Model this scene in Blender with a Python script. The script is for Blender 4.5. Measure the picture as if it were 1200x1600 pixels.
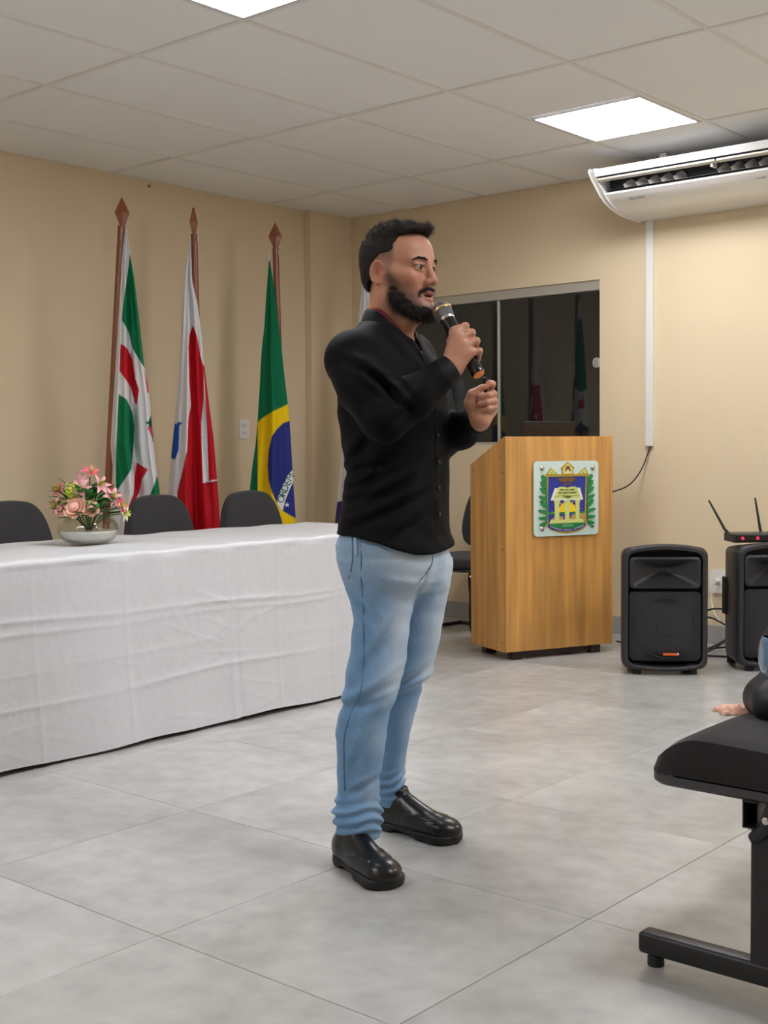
import bpy, bmesh, math, random
import numpy as np
from mathutils import Matrix, Vector

for _o in list(bpy.data.objects):
    bpy.data.objects.remove(_o)
scene = bpy.context.scene
COL = scene.collection

# ------------------------------------------------------------------ camera
FPX = 1952.69                       # focal length in pixels of a 1200x1600 frame
YAW, PITCH, ROLL = 0.7059, -0.0504, -0.0085
CAM = np.array([5.898, -6.5293, 1.11])


def cam_axes():
    f = np.array([-math.sin(YAW) * math.cos(PITCH), math.cos(YAW) * math.cos(PITCH), math.sin(PITCH)])
    r = np.array([math.cos(YAW), math.sin(YAW), 0.0])
    u = np.cross(r, f)
    c, s = math.cos(ROLL), math.sin(ROLL)
    return f, c * r + s * u, -s * r + c * u


CF, CR, CU = cam_axes()
cam_data = bpy.data.cameras.new('camera')
cam_data.sensor_fit = 'VERTICAL'
cam_data.sensor_height = 36.0
cam_data.lens = FPX / 1600 * 36.0
cam_data.clip_start = 0.05
cam = bpy.data.objects.new('camera', cam_data)
COL.objects.link(cam)
cam.matrix_world = Matrix(((CR[0], CU[0], -CF[0], CAM[0]), (CR[1], CU[1], -CF[1], CAM[1]),
                           (CR[2], CU[2], -CF[2], CAM[2]), (0, 0, 0, 1)))
scene.camera = cam

# ------------------------------------------------------------------ world (night outside the window) and exposure
world = bpy.data.worlds.new('night')
scene.world = world
world.use_nodes = True
world.node_tree.nodes['Background'].inputs[0].default_value = (0.010, 0.011, 0.013, 1)
world.node_tree.nodes['Background'].inputs[1].default_value = 0.6
scene.view_settings.view_transform = 'Standard'
scene.view_settings.look = 'None'
scene.view_settings.gamma = 1.0
scene.view_settings.use_curve_mapping = False
scene.view_settings.exposure = 0.0
PANEL_POWER = 28.5                  # emission of the ceiling light panels
PANEL_COLOR = (0.96, 0.98, 1.02, 1)

# ------------------------------------------------------------------ measuring helpers (photograph -> place)


def ray(u, v):
    return CF + CR * (u - 600) / FPX - CU * (v - 800) / FPX


def on_axis(u, v, axis, val):
    d = ray(u, v)
    return CAM + d * ((val - CAM[axis]) / d[axis])


def on_plane(u, v, origin, rot):
    """(lateral, height) on the upright plane through origin whose local x axis points along rot"""
    e = np.array([math.cos(rot), math.sin(rot), 0.0])
    n = np.array([-math.sin(rot), math.cos(rot), 0.0])
    o = np.array([origin[0], origin[1], 0.0])
    d = ray(u, v)
    p = CAM + d * (((o - CAM) @ n) / (d @ n))
    return float((p - o) @ e), float(p[2])


def lin(r, g, b):
    f = lambda c: (c / 255 / 12.92) if c / 255 <= 0.04045 else ((c / 255 + 0.055) / 1.055) ** 2.4
    return (f(r), f(g), f(b), 1.0)


# ------------------------------------------------------------------ materials
MATS = {}


def mat(name, col, rough=0.5, metal=0.0, spec=0.5, noise=None, bump=None, coat=0.0, trans=0.0, emit=None, sheen=0.0, attr=None, ior=1.5):
    """noise=(scale, amount, detail, stretch xyz) mottles the colour; bump=(scale, strength, stretch) adds fine relief"""
    if name in MATS:
        return MATS[name]
    m = bpy.data.materials.new(name)
    m.use_nodes = True
    nt = m.node_tree
    b = nt.nodes['Principled BSDF']
    b.inputs['Base Color'].default_value = col
    b.inputs['Roughness'].default_value = rough
    b.inputs['Metallic'].default_value = metal
    b.inputs['Specular IOR Level'].default_value = spec
    b.inputs['Coat Weight'].default_value = coat
    b.inputs['Transmission Weight'].default_value = trans
    b.inputs['IOR'].default_value = ior
    b.inputs['Sheen Weight'].default_value = sheen
    if emit:
        b.inputs['Emission Color'].default_value = emit[0]
        b.inputs['Emission Strength'].default_value = emit[1]
    src = None
    if attr:
        a = nt.nodes.new('ShaderNodeAttribute')
        a.attribute_name = attr
        src = a.outputs['Color']
        nt.links.new(src, b.inputs['Base Color'])
    if noise or bump:
        tc = nt.nodes.new('ShaderNodeTexCoord')
    if noise:
        sc, amt, det, st = noise
        mp = nt.nodes.new('ShaderNodeMapping')
        mp.inputs['Scale'].default_value = st
        n = nt.nodes.new('ShaderNodeTexNoise')
        n.inputs['Scale'].default_value = sc
        n.inputs['Detail'].default_value = det
        nt.links.new(tc.outputs['Object'], mp.inputs['Vector'])
        nt.links.new(mp.outputs[0], n.inputs['Vector'])
        mr = nt.nodes.new('ShaderNodeMapRange')
        mr.inputs['From Min'].default_value = 0.25
        mr.inputs['From Max'].default_value = 0.75
        mr.inputs['To Min'].default_value = 1 - amt
        mr.inputs['To Max'].default_value = 1 + amt
        nt.links.new(n.outputs['Fac'], mr.inputs['Value'])
        mx = nt.nodes.new('ShaderNodeVectorMath')
        mx.operation = 'MULTIPLY'
        if src is None:
            mx.inputs[0].default_value = col[:3]
        else:
            nt.links.new(src, mx.inputs[0])
        nt.links.new(mr.outputs[0], mx.inputs[1])
        nt.links.new(mx.outputs[0], b.inputs['Base Color'])
    if bump:
        sc, stren, st = bump
        mp = nt.nodes.new('ShaderNodeMapping')
        mp.inputs['Scale'].default_value = st
        n = nt.nodes.new('ShaderNodeTexNoise')
        n.inputs['Scale'].default_value = sc
        n.inputs['Detail'].default_value = 4
        nt.links.new(tc.outputs['Object'], mp.inputs['Vector'])
        nt.links.new(mp.outputs[0], n.inputs['Vector'])
        bp = nt.nodes.new('ShaderNodeBump')
        bp.inputs['Strength'].default_value = stren
        bp.inputs['Distance'].default_value = 0.01
        nt.links.new(n.outputs['Fac'], bp.inputs['Height'])
        nt.links.new(bp.outputs[0], b.inputs['Normal'])
    MATS[name] = m
    return m


S1 = (1, 1, 1)
M_WALL = mat('cream_paint', lin(226, 207, 174), 0.6, spec=0.3, noise=(1.3, 0.03, 2, S1), bump=(60, 0.05, S1))
M_CEIL = mat('ceiling_panel', lin(243, 242, 240), 0.8, spec=0.2, noise=(2.0, 0.015, 2, S1))
M_TBAR = mat('ceiling_grid', lin(232, 228, 222), 0.5, spec=0.4)
M_BASE = mat('baseboard_tile', lin(168, 166, 163), 0.35, noise=(4, 0.08, 4, S1))
M_GROUT = mat('grout', lin(170, 160, 148), 0.8)
M_ALU = mat('aluminium', lin(206, 203, 197), 0.35, metal=0.55)
M_WHITE = mat('white_plastic', lin(232, 230, 224), 0.35)
M_BLACK = mat('black_plastic', lin(33, 33, 35), 0.45, bump=(220, 0.10, S1))
M_RUBBER = mat('black_rubber', lin(22, 22, 23), 0.6)
M_DARKMETAL = mat('black_metal', lin(38, 38, 41), 0.38, metal=0.2, noise=(12, 0.08, 3, S1))
M_GLOSSBLACK = mat('gloss_black', lin(18, 18, 20), 0.2)
M_CHROME = mat('bright_metal', lin(210, 208, 205), 0.22, metal=1.0)


def wood(name, col, sc=(14, 14, 0.9), amt=0.24, rough=0.35):
    return mat(name, col, rough, noise=(1.6, amt, 6, sc), bump=(3, 0.06, sc), coat=0.1)


M_OAK = wood('oak_laminate', lin(204, 150, 82), amt=0.30)
M_POLE = wood('varnished_pole', lin(140, 80, 50), (30, 30, 2), 0.2, 0.3)


def floor_material():
    m = bpy.data.materials.new('concrete_look_tile')
    m.use_nodes = True
    nt = m.node_tree
    b = nt.nodes['Principled BSDF']
    tc = nt.nodes.new('ShaderNodeTexCoord')
    oi = nt.nodes.new('ShaderNodeObjectInfo')
    add = nt.nodes.new('ShaderNodeVectorMath')
    add.operation = 'MULTIPLY_ADD'
    add.inputs[1].default_value = (13, 17, 5)
    comb = nt.nodes.new('ShaderNodeCombineXYZ')
    for i in range(3):
        nt.links.new(oi.outputs['Random'], comb.inputs[i])
    nt.links.new(comb.outputs[0], add.inputs[0])
    nt.links.new(tc.outputs['Object'], add.inputs[2])
    n1 = nt.nodes.new('ShaderNodeTexNoise')
    n1.inputs['Scale'].default_value = 2.6
    n1.inputs['Detail'].default_value = 5
    n1.inputs['Roughness'].default_value = 0.62
    n2 = nt.nodes.new('ShaderNodeTexNoise')
    n2.inputs['Scale'].default_value = 14
    n2.inputs['Detail'].default_value = 5
    for n in (n1, n2):
        nt.links.new(add.outputs[0], n.inputs['Vector'])
    mx = nt.nodes.new('ShaderNodeMix')
    mx.data_type = 'FLOAT'
    mx.inputs[0].default_value = 0.3
    nt.links.new(n1.outputs['Fac'], mx.inputs[2])
    nt.links.new(n2.outputs['Fac'], mx.inputs[3])
    cr = nt.nodes.new('ShaderNodeValToRGB')
    cr.color_ramp.elements[0].position = 0.32
    cr.color_ramp.elements[0].color = lin(162, 160, 156)
    cr.color_ramp.elements[1].position = 0.68
    cr.color_ramp.elements[1].color = lin(196, 194, 191)
    nt.links.new(mx.outputs[0], cr.inputs[0])
    nt.links.new(cr.outputs[0], b.inputs['Base Color'])
    b.inputs['Roughness'].default_value = 0.24
    b.inputs['Specular IOR Level'].default_value = 0.5
    return m


M_FLOOR = floor_material()

# ------------------------------------------------------------------ object helpers


def tag(o, label=None, cat=None, group=None, kind=None):
    if label:
        o['label'] = label
    if cat:
        o['category'] = cat
    if group:
        o['group'] = group
    if kind:
        o['kind'] = kind
    return o


def thing(name, label, cat, loc=(0, 0, 0), rotz=0.0, group=None):
    o = bpy.data.objects.new(name, None)
    o.empty_display_size = 0.1
    COL.objects.link(o)
    o.location = loc
    o.rotation_euler = (0, 0, rotz)
    return tag(o, label, cat, group)


def mesh_obj(name, verts, faces, m, parent=None, smooth=False, bevel=0.0, seg=2):
    me = bpy.data.meshes.new(name)
    me.from_pydata([tuple(map(float, v)) for v in verts], [], faces)
    bm = bmesh.new()
    bm.from_mesh(me)
    if bevel:
        bmesh.ops.remove_doubles(bm, verts=bm.verts, dist=1e-6)
        es = [e for e in bm.edges if len(e.link_faces) == 2 and e.calc_face_angle(0) > 0.5]
        bmesh.ops.bevel(bm, geom=es, offset=bevel, segments=seg, affect='EDGES', profile=0.5, clamp_overlap=True)
    bmesh.ops.recalc_face_normals(bm, faces=bm.faces)
    if smooth:
        for f in bm.faces:
            f.smooth = True
        for e in bm.edges:
            if len(e.link_faces) == 2 and e.calc_face_angle(0) > 0.7:
                e.smooth = False
    bm.to_mesh(me)
    bm.free()
    me.materials.append(m)
    o = bpy.data.objects.new(name, me)
    COL.objects.link(o)
    if parent:
        o.parent = parent
    return o


def copy_tree(o, parent=None):
    c = o.copy()
    COL.objects.link(c)
    c.parent = parent
    for ch in list(o.children):
        copy_tree(ch, c)
    return c


class MB:
    """collects simple solids and links them as one mesh"""

    def __init__(self):
        self.v, self.f = [], []

    def add(self, vs, fs):
        n = len(self.v)
        self.v += [tuple(map(float, p)) for p in vs]
        self.f += [tuple(i + n for i in f) for f in fs]
        return self

    def box(self, lo, hi, rot=None, piv=None):
        x0, y0, z0 = lo
        x1, y1, z1 = hi
        vs = [(x0, y0, z0), (x1, y0, z0), (x1, y1, z0), (x0, y1, z0), (x0, y0, z1), (x1, y0, z1), (x1, y1, z1), (x0, y1, z1)]
        if rot is not None:
            pv = Vector(piv) if piv else Vector(((x0 + x1) / 2, (y0 + y1) / 2, (z0 + z1) / 2))
            vs = [tuple(rot @ (Vector(p) - pv) + pv) for p in vs]
        return self.add(vs, [(0, 3, 2, 1), (4, 5, 6, 7), (0, 1, 5, 4), (1, 2, 6, 5), (2, 3, 7, 6), (3, 0, 4, 7)])

    def prism(self, pts, a, b, axis=1):
        """polygon pts (p,q) extruded along axis from a to b; axis 0: (a,p,q), 1: (p,a,q), 2: (p,q,a)"""
        put = {0: lambda p, q, t: (t, p, q), 1: lambda p, q, t: (p, t, q), 2: lambda p, q, t: (p, q, t)}[axis]
        n = len(pts)
        vs = [put(p, q, a) for p, q in pts] + [put(p, q, b) for p, q in pts]
        fs = [tuple(range(n)), tuple(range(2 * n - 1, n - 1, -1))] + [(i, (i + 1) % n, n + (i + 1) % n, n + i) for i in range(n)]
        return self.add(vs, fs)

    def tube(self, pts, r, n=10, cap=True):
        pts = [Vector(p) for p in pts]
        rs = r if isinstance(r, (list, tuple)) else [r] * len(pts)
        vs, fs = [], []
        ref = None
        for i, p in enumerate(pts):
            t = (pts[min(i + 1, len(pts) - 1)] - pts[max(i - 1, 0)]).normalized()
            if ref is None:
                ref = t.orthogonal().normalized()
            ref = (ref - t * ref.dot(t)).normalized()
            b = t.cross(ref)
            for k in range(n):
                a = 2 * math.pi * k / n
                vs.append(p + (ref * math.cos(a) + b * math.sin(a)) * rs[i])
        m = len(pts)
        for i in range(m - 1):
            for k in range(n):
                k2 = (k + 1) % n
                fs.append((i * n + k, i * n + k2, (i + 1) * n + k2, (i + 1) * n + k))
        if cap:
            fs.append(tuple(range(n - 1, -1, -1)))
            fs.append(tuple((m - 1) * n + k for k in range(n)))
        return self.add(vs, fs)

    def lathe(self, prof, n=32, c=(0, 0, 0), cap=True):
        vs, fs = [], []
        for r, z in prof:
            for k in range(n):
                a = 2 * math.pi * k / n
                vs.append((c[0] + r * math.cos(a), c[1] + r * math.sin(a), c[2] + z))
        for i in range(len(prof) - 1):
            for k in range(n):
                k2 = (k + 1) % n
                fs.append((i * n + k, i * n + k2, (i + 1) * n + k2, (i + 1) * n + k))
        if cap:
            fs.append(tuple(range(n - 1, -1, -1)))
            fs.append(tuple((len(prof) - 1) * n + k for k in range(n)))
        return self.add(vs, fs)

    def build(self, name, m, parent=None, smooth=False, bevel=0.0, seg=2):
        return mesh_obj(name, self.v, self.f, m, parent, smooth, bevel, seg)


def spline(pts, n=24):
    """Catmull-Rom through pts"""
    P = [np.array(p, float) for p in pts]
    P = [2 * P[0] - P[1]] + P + [2 * P[-1] - P[-2]]
    out = []
    for i in range(1, len(P) - 2):
        for k in range(n):
            t = k / n
            a, b, c, d = P[i - 1], P[i], P[i + 1], P[i + 2]
            out.append(0.5 * (2 * b + (c - a) * t + (2 * a - 5 * b + 4 * c - d) * t * t + (3 * b - a - 3 * c + d) * t ** 3))
    out.append(P[-2])
    return [tuple(p) for p in out]


def rrect(x0, z0, x1, z1, r, n=6):
    pts = []
    for cx, cz, a0 in ((x1 - r, z1 - r, 0), (x0 + r, z1 - r, 90), (x0 + r, z0 + r, 180), (x1 - r, z0 + r, 270)):
        for k in range(n + 1):
            a = math.radians(a0 + 90 * k / n)
            pts.append((cx + r * math.cos(a), cz + r * math.sin(a)))
    return pts


def text_mesh(body, size, extrude=0.0):
    """vertices and faces of a lettering in its own xy plane, centred"""
    cu = bpy.data.curves.new('lettering', 'FONT')
    cu.body = body
    cu.size = size
    cu.align_x = 'CENTER'
    cu.align_y = 'CENTER'
    cu.extrude = extrude
    cu.resolution_u = 3
    o = bpy.data.objects.new('lettering', cu)
    COL.objects.link(o)
    dg = bpy.context.evaluated_depsgraph_get()
    me = bpy.data.meshes.new_from_object(o.evaluated_get(dg))
    vs = [tuple(v.co) for v in me.vertices]
    fs = [tuple(p.vertices) for p in me.polygons]
    bpy.data.objects.remove(o)
    bpy.data.meshes.remove(me)
    return vs, fs


def struct(o):
    o['kind'] = 'structure'
    return o


# ================================================================== the room
RX, RY, RZ = 9.4, -9.4, 2.704       # far ends of the room behind the camera, ceiling height
PIL = 0.06                          # step of the pilaster in the corner
WX0, WX1, WZ0, WZ1 = 0.47, 2.03, 1.13, 2.105   # window opening

# floor: one object per tile on a bed of grout
floor = struct(MB().box((0, RY, -0.12), (RX, 0, -0.006)).build('floor', M_GROUT))
T, TX, TY, G = 0.711, 3.672, -4.02, 0.0024
tile_cache = {}
for i in range(-6, 9):
    for j in range(-8, 7):
        x0, x1 = max(TX + i * T, 0.0), min(TX + (i + 1) * T, RX)
        y0, y1 = max(TY + j * T, RY), min(TY + (j + 1) * T, 0.0)
        if x1 - x0 < 0.03 or y1 - y0 < 0.03:
            continue
        key = (round(x1 - x0, 4), round(y1 - y0, 4))
        if key not in tile_cache:
            w, h = key[0] / 2 - G / 2, key[1] / 2 - G / 2
            o = MB().box((-w, -h, -0.008), (w, h, 0.0)).build('floor_tile', M_FLOOR, floor, bevel=0.0009, seg=1)
            tile_cache[key] = o.data
        else:
            o = bpy.data.objects.new('floor_tile', tile_cache[key])
            COL.objects.link(o)
            o.parent = floor
        o.location = ((x0 + x1) / 2, (y0 + y1) / 2, 0)

# ceiling: grid bars, lay-in panels, light panels in a regular pattern
ceiling = struct(MB().box((0, RY, RZ + 0.03), (RX, 0, RZ + 0.1)).build('ceiling', M_CEIL))
AX0, BY0, AS, BS = 0.5701, -0.7599, 0.625, 1.25
xl = sorted(set([0.0, RX] + [AX0 + k * AS for k in range(0, 15) if AX0 + k * AS < RX - 0.05]))
yl = sorted(set([0.0, RY] + [BY0 - k * BS for k in range(0, 8) if BY0 - k * BS > RY + 0.05]))
LIGHTS_ON = ((3, 0), (3, 2), (3, 4), (3, 6), (7, 0), (7, 2), (11, 0), (11, 2))   # bays (along, across) that carry light panels
lights_at = []
panel_cache = {}


def ceiling_panel(x0, x1, y0, y1):
    key = (round(x1 - x0, 4), round(y1 - y0, 4))
    if key not in panel_cache:
        w, h = key[0] / 2 - 0.004, key[1] / 2 - 0.004
        o = MB().box((-w, -h, 0), (w, h, 0.012)).build('ceiling_tile', M_CEIL, ceiling)
        panel_cache[key] = o.data
    else:
        o = bpy.data.objects.new('ceiling_tile', panel_cache[key])
        COL.objects.link(o)
        o.parent = ceiling
    o.location = ((x0 + x1) / 2, (y0 + y1) / 2, RZ + 0.004)
    o.rotation_euler = (random.uniform(-1, 1) * 0.0015, random.uniform(-1, 1) * 0.003, 0)


random.seed(4)
for i in range(len(xl) - 1):
    for j in range(len(yl) - 1):
        x0, x1, y0, y1 = xl[i], xl[i + 1], yl[j], yl[j + 1]
        k = round((x0 - AX0) / AS)
        q = round((BY0 - y1) / BS)
        if (k, q) in LIGHTS_ON and abs(y1 - (BY0 - q * BS)) < 1e-6 and abs(x0 - (AX0 + k * AS)) < 1e-6 and y1 - y0 > 0.7:
            lights_at.append((x0, x1, y1 - AS, y1))
            ceiling_panel(x0, x1, y0, y1 - AS)
        else:
            ceiling_panel(x0, x1, y0, y1)
for x in xl[1:-1]:
    MB().box((x - 0.011, RY, RZ - 0.001), (x + 0.011, 0, RZ + 0.02)).build('ceiling_bar', M_TBAR, ceiling)
for y in yl[1:-1]:
    MB().box((0, y - 0.011, RZ - 0.0015), (RX, y + 0.011, RZ + 0.02)).build('ceiling_bar', M_TBAR, ceiling)
M_LED = mat('led_diffuser', (1, 1, 1, 1), 0.5, emit=(PANEL_COLOR, PANEL_POWER))
M_FRAME = mat('panel_frame', lin(205, 203, 206), 0.4)
led_labels = ['white square ceiling light panel above the air conditioner', 'square white ceiling light cut off by the top edge of the photograph']
for n, (x0, x1, y0, y1) in enumerate(lights_at):
    nearcol = x0 < 3.0
    row = round((BY0 - y1) / BS)
    if nearcol and row == 0:
        lab = led_labels[0]
    elif nearcol and row == 2:
        lab = led_labels[1]
    else:
        lab = 'square white ceiling light panel over the audience, outside the picture'
    t = thing('ceiling_light', lab, 'light', ((x0 + x1) / 2, (y0 + y1) / 2, RZ), 0, 'square ceiling light panels')
    h = AS / 2 - 0.012
    fr = MB()
    for a in (-1, 1):
        fr.box((min(a * h, a * (h - 0.016)), -h, -0.004), (max(a * h, a * (h - 0.016)), h, 0.02))
        fr.box((-h + 0.016, min(a * h, a * (h - 0.016)), -0.004), (h - 0.016, max(a * h, a * (h - 0.016)), 0.02))
    fr.build('light_frame', M_FRAME, t)
    g = h - 0.015
    MB().box((-g, -g, 0.0), (g, g, 0.012)).build('diffuser', M_LED, t)

# walls
wl = struct(MB().box((-0.15, RY - 0.15, -0.12), (0, 0.15, RZ + 0.1)).build('wall_left', M_WALL))
MB().box((0, -0.415, 0), (PIL, 0.0, RZ + 0.02)).build('pilaster', M_WALL, wl, bevel=0.004)
wr = MB()
wr.box((0, 0, -0.12), (WX0, 0.15, RZ + 0.1)).box((WX1, 0, -0.12), (RX, 0.15, RZ + 0.1))
wr.box((WX0, 0, -0.12), (WX1, 0.15, WZ0)).box((WX0, 0, WZ1), (WX1, 0.15, RZ + 0.1))
struct(wr.build('wall_right', M_WALL))
struct(MB().box((RX, RY - 0.15, -0.12), (RX + 0.15, 0.15, RZ + 0.1)).build('wall_rear', M_WALL))
struct(MB().box((0, RY - 0.15, -0.12), (RX, RY, RZ + 0.1)).build('wall_near', M_WALL))
struct(MB().box((PIL, -0.012, 0), (RX, 0, 0.105)).build('baseboard_right', M_BASE, bevel=0.002))
struct(MB().box((0, RY, 0), (0.012, -0.415, 0.105)).build('baseboard_left', M_BASE, bevel=0.002))
struct(MB().box((PIL, -0.415, 0), (PIL + 0.012, -0.012, 0.105)).build('baseboard_corner', M_BASE, bevel=0.002))

# window: aluminium track, two glass leaves (one slides), glass edge profile, latch
M_GLASS = mat('window_glass', (0.80, 0.84, 0.84, 1), 0.02, trans=1.0)
win = struct(thing('window_1', None, None))
wf = MB()
wf.box((WX0, 0.012, WZ1 - 0.06), (WX1, 0.085, WZ1)).box((WX0, 0.012, WZ0), (WX1, 0.085, WZ0 + 0.018))
wf.box((WX0, 0.012, WZ0), (WX0 + 0.02, 0.085, WZ1)).box((WX1 - 0.006, 0.02, WZ0), (WX1, 0.085, WZ1))
wf.build('window_frame', M_ALU, win, bevel=0.002)
MB().box((WX0 + 0.02, 0.062, WZ0 + 0.018), (1.275, 0.070, WZ1 - 0.06)).build('window_pane', M_GLASS, win)
MB().box((1.215, 0.036, WZ0 + 0.018), (WX1 - 0.006, 0.044, WZ1 - 0.06)).build('window_pane', M_GLASS, win)
MB().box((1.268, 0.026, WZ0 + 0.018), (1.284, 0.048, WZ1 - 0.06)).build('glass_profile', M_ALU, win, bevel=0.002)
M_CLEAR = mat('clear_plastic', (0.9, 0.92, 0.92, 1), 0.1, trans=0.5)
lt = MB().prism(rrect(1.972, 1.585, 2.022, 1.645, 0.022), 0.018, 0.034, 1)
lt.build('latch', M_CLEAR, win, smooth=True)
MB().box((1.985, 0.010, 1.592), (1.993, 0.022, 1.638)).box((2.001, 0.010, 1.592), (2.009, 0.022, 1.638)).build('latch_grip', M_CHROME, win)
# ================================================================== long table with its cloth
TB, TF, TY1, TY0, TZ = 1.37, 2.145, -1.86, -5.9, 0.733
M_TABLE = wood('table_laminate', lin(150, 140, 128))
M_CLOTH = mat('white_tablecloth', lin(214, 214, 218), 0.42, spec=0.35, sheen=0.2, noise=(9, 0.02, 3, S1), bump=(22, 0.25, (1, 1, 1)))
tbl = thing('banquet_table', 'long table hidden under the white cloth behind the speaker', 'table', (0, 0, 0))
MB().box((TB + 0.02, TY0 + 0.02, TZ - 0.035), (TF - 0.02, TY1 - 0.02, TZ - 0.006)).build('tabletop', M_TABLE, tbl, bevel=0.004)
for x in (TB + 0.08, TF - 0.12):
    for y in (TY0 + 0.15, -3.9, TY1 - 0.15):
        MB().box((x, y - 0.02, 0), (x + 0.04, y + 0.02, TZ - 0.035)).build('leg', M_DARKMETAL, tbl)
MB().box((TF - 0.085, TY0 + 0.1, 0.0), (TF - 0.06, TY1 - 0.06, 0.09)).build('dark_floor_strip', M_RUBBER, tbl)  # dark strip along the floor behind the front hem


def cloth_mesh():
    rng = np.random.RandomState(3)
    # profile across the table: back drop, top, rounded front edge, front drop (distance along cloth -> x,z, normal)
    prof = []
    for k in range(8):
        prof.append((TB - 0.008, TZ - 0.30 + 0.29 * k / 8, -1, 0, 'b'))
    for k in range(5):
        a = math.pi - math.pi / 2 * k / 4
        prof.append((TB + 0.004 + 0.012 * math.cos(a), TZ - 0.012 + 0.012 * math.sin(a), math.cos(a), math.sin(a), 't'))
    for k in range(1, 26):
        prof.append((TB + (TF - 0.02 - TB) * k / 26, TZ, 0, 1, 't'))
    for k in range(7):
        a = math.pi / 2 - math.pi / 2 * k / 6
        prof.append((TF - 0.016 + 0.018 * math.cos(a), TZ - 0.018 + 0.018 * math.sin(a), math.cos(a), math.sin(a), 't'))
    zz = np.linspace(TZ - 0.03, 0.016, 110)
    for z in zz:
        prof.append((TF + 0.002, z, 1, 0, 'f'))
    ys = np.concatenate([np.linspace(TY0, -4.4, 60, endpoint=False), np.linspace(-4.4, TY1, 420)])
    P = np.array([p[:4] for p in prof])
    kind = np.array([p[4] for p in prof])
    X = np.repeat(P[:, 0][:, None], len(ys), 1)
    Z = np.repeat(P[:, 1][:, None], len(ys), 1)
    NX, NZ = P[:, 2][:, None], P[:, 3][:, None]
    Y = np.repeat(ys[None], len(P), 0)
    D = np.zeros_like(X)
    isf = (kind == 'f')[:, None]
    drop = np.clip((TZ - Z) / TZ, 0, 1)
    # loose vertical folds that grow towards the hem
    for _ in range(16):
        f, ph, am = rng.uniform(3, 22), rng.uniform(0, 6.28), rng.uniform(0.3, 1.0)
        D += isf * am * 0.0016 * np.sin(f * Y + ph + 1.3 * np.sin(2.2 * Y + ph)) * (0.25 + 1.6 * drop ** 1.5) * (12 / (f + 6))
    # ironed creases: horizontal and vertical fold lines, each a ridge with a soft shoulder
    def ridge(d, w):
        return np.exp(-np.abs(d) / w)
    for z0, sl, am in ((0.505, -0.004, 0.0050), (0.47, 0.006, 0.0030), (0.235, 0.012, 0.0045), (0.34, -0.01, 0.0015)):
        wob = z0 + sl * (Y + 3.0) + 0.010 * np.sin(2.3 * Y + z0 * 9) + 0.006 * np.sin(6.1 * Y + 2)
        D += isf * am * ridge(Z - wob, 0.010) * (0.7 + 0.3 * np.sin(5 * Y + z0 * 20))
    for y0, am in ((-3.10, 0.010), (-3.06, -0.006), (-3.62, 0.004), (-2.50, 0.004), (-2.12, 0.0035), (-2.83, 0.002), (-4.02, 0.003)):
        wob = y0 + 0.012 * np.sin(5 * Z + y0) + 0.015 * drop
        D += isf * am * ridge(Y - wob, 0.012) * np.clip(0.45 + 0.8 * drop, 0, 1)
    # small crumples
    for _ in range(60):
        cy, cz = rng.uniform(-4.3, TY1), rng.uniform(0.03, 0.66)
        a, ln = rng.uniform(-0.5, 0.9), rng.uniform(0.04, 0.16)
        dy, dz = Y - cy, Z - cz
        uu, vv = dy * math.cos(a) + dz * math.sin(a), -dy * math.sin(a) + dz * math.cos(a)
        D += isf * rng.uniform(0.0008, 0.0024) * np.exp(-(uu / ln) ** 2) * np.exp(-np.abs(vv) / 0.006)
    # the top: shallow quilting and puckers
    ist = (kind == 't')[:, None]
    for _ in range(26):
        f1, f2, ph = rng.uniform(4, 26), rng.uniform(-16, 16), rng.uniform(0, 6.28)
        D += ist * 0.0006 * np.sin(f1 * Y + f2 * X + ph)
    D += isf * 0.016 * np.clip((drop - 0.05) / 0.95, 0, 1)
    X = X + D * NX
    Z = Z + D * NZ + isf * (drop > 0.97) * 0.006 * np.sin(3.1 * Y + 1) * np.sin(7 * Y)
    n, m = X.shape
    verts = np.stack([X, Y, Z], -1).reshape(-1, 3).tolist()
    faces = [(i * m + j, i * m + j + 1, (i + 1) * m + j + 1, (i + 1) * m + j) for i in range(n - 1) for j in range(m - 1)]
    # end drop at the right-hand end of the table, stitched to the last column
    base = len(verts)
    rows = 60
    xs = [X[i, -1] for i in range(8, n - 110)]
    tops = [(X[i, -1], Z[i, -1]) for i in range(8, n - 110)]
    w = len(tops)
    for k in range(rows):
        t = k / (rows - 1)
        for i, (x, z) in enumerate(tops):
            s = (x - TB) / (TF - TB)
            verts.append((x + (s - 0.5) * 0.03 * t, TY1 + 0.012 * math.sin(min(t * 20, 1.57)) + 0.020 * t + 0.012 * t * math.sin(26 * x + 2), z + (0.02 - z) * t))
    for k in range(rows - 1):
        for i in range(w - 1):
            faces.append((base + k * w + i, base + k * w + i + 1, base + (k + 1) * w + i + 1, base + (k + 1) * w + i))
    return verts, faces


v, f = cloth_mesh()
cl = mesh_obj('tablecloth', v, f, M_CLOTH, None)
for p in cl.data.polygons:
    p.use_smooth = True
tag(cl, 'wrinkled white tablecloth hanging to the floor over the long table', 'tablecloth')

# ================================================================== chairs (three behind the table, one by the lectern)
M_CHAIRFAB = mat('charcoal_chair_fabric', lin(58, 57, 59), 0.85, spec=0.2, sheen=0.15, noise=(90, 0.08, 3, S1), bump=(300, 0.2, S1))


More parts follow.
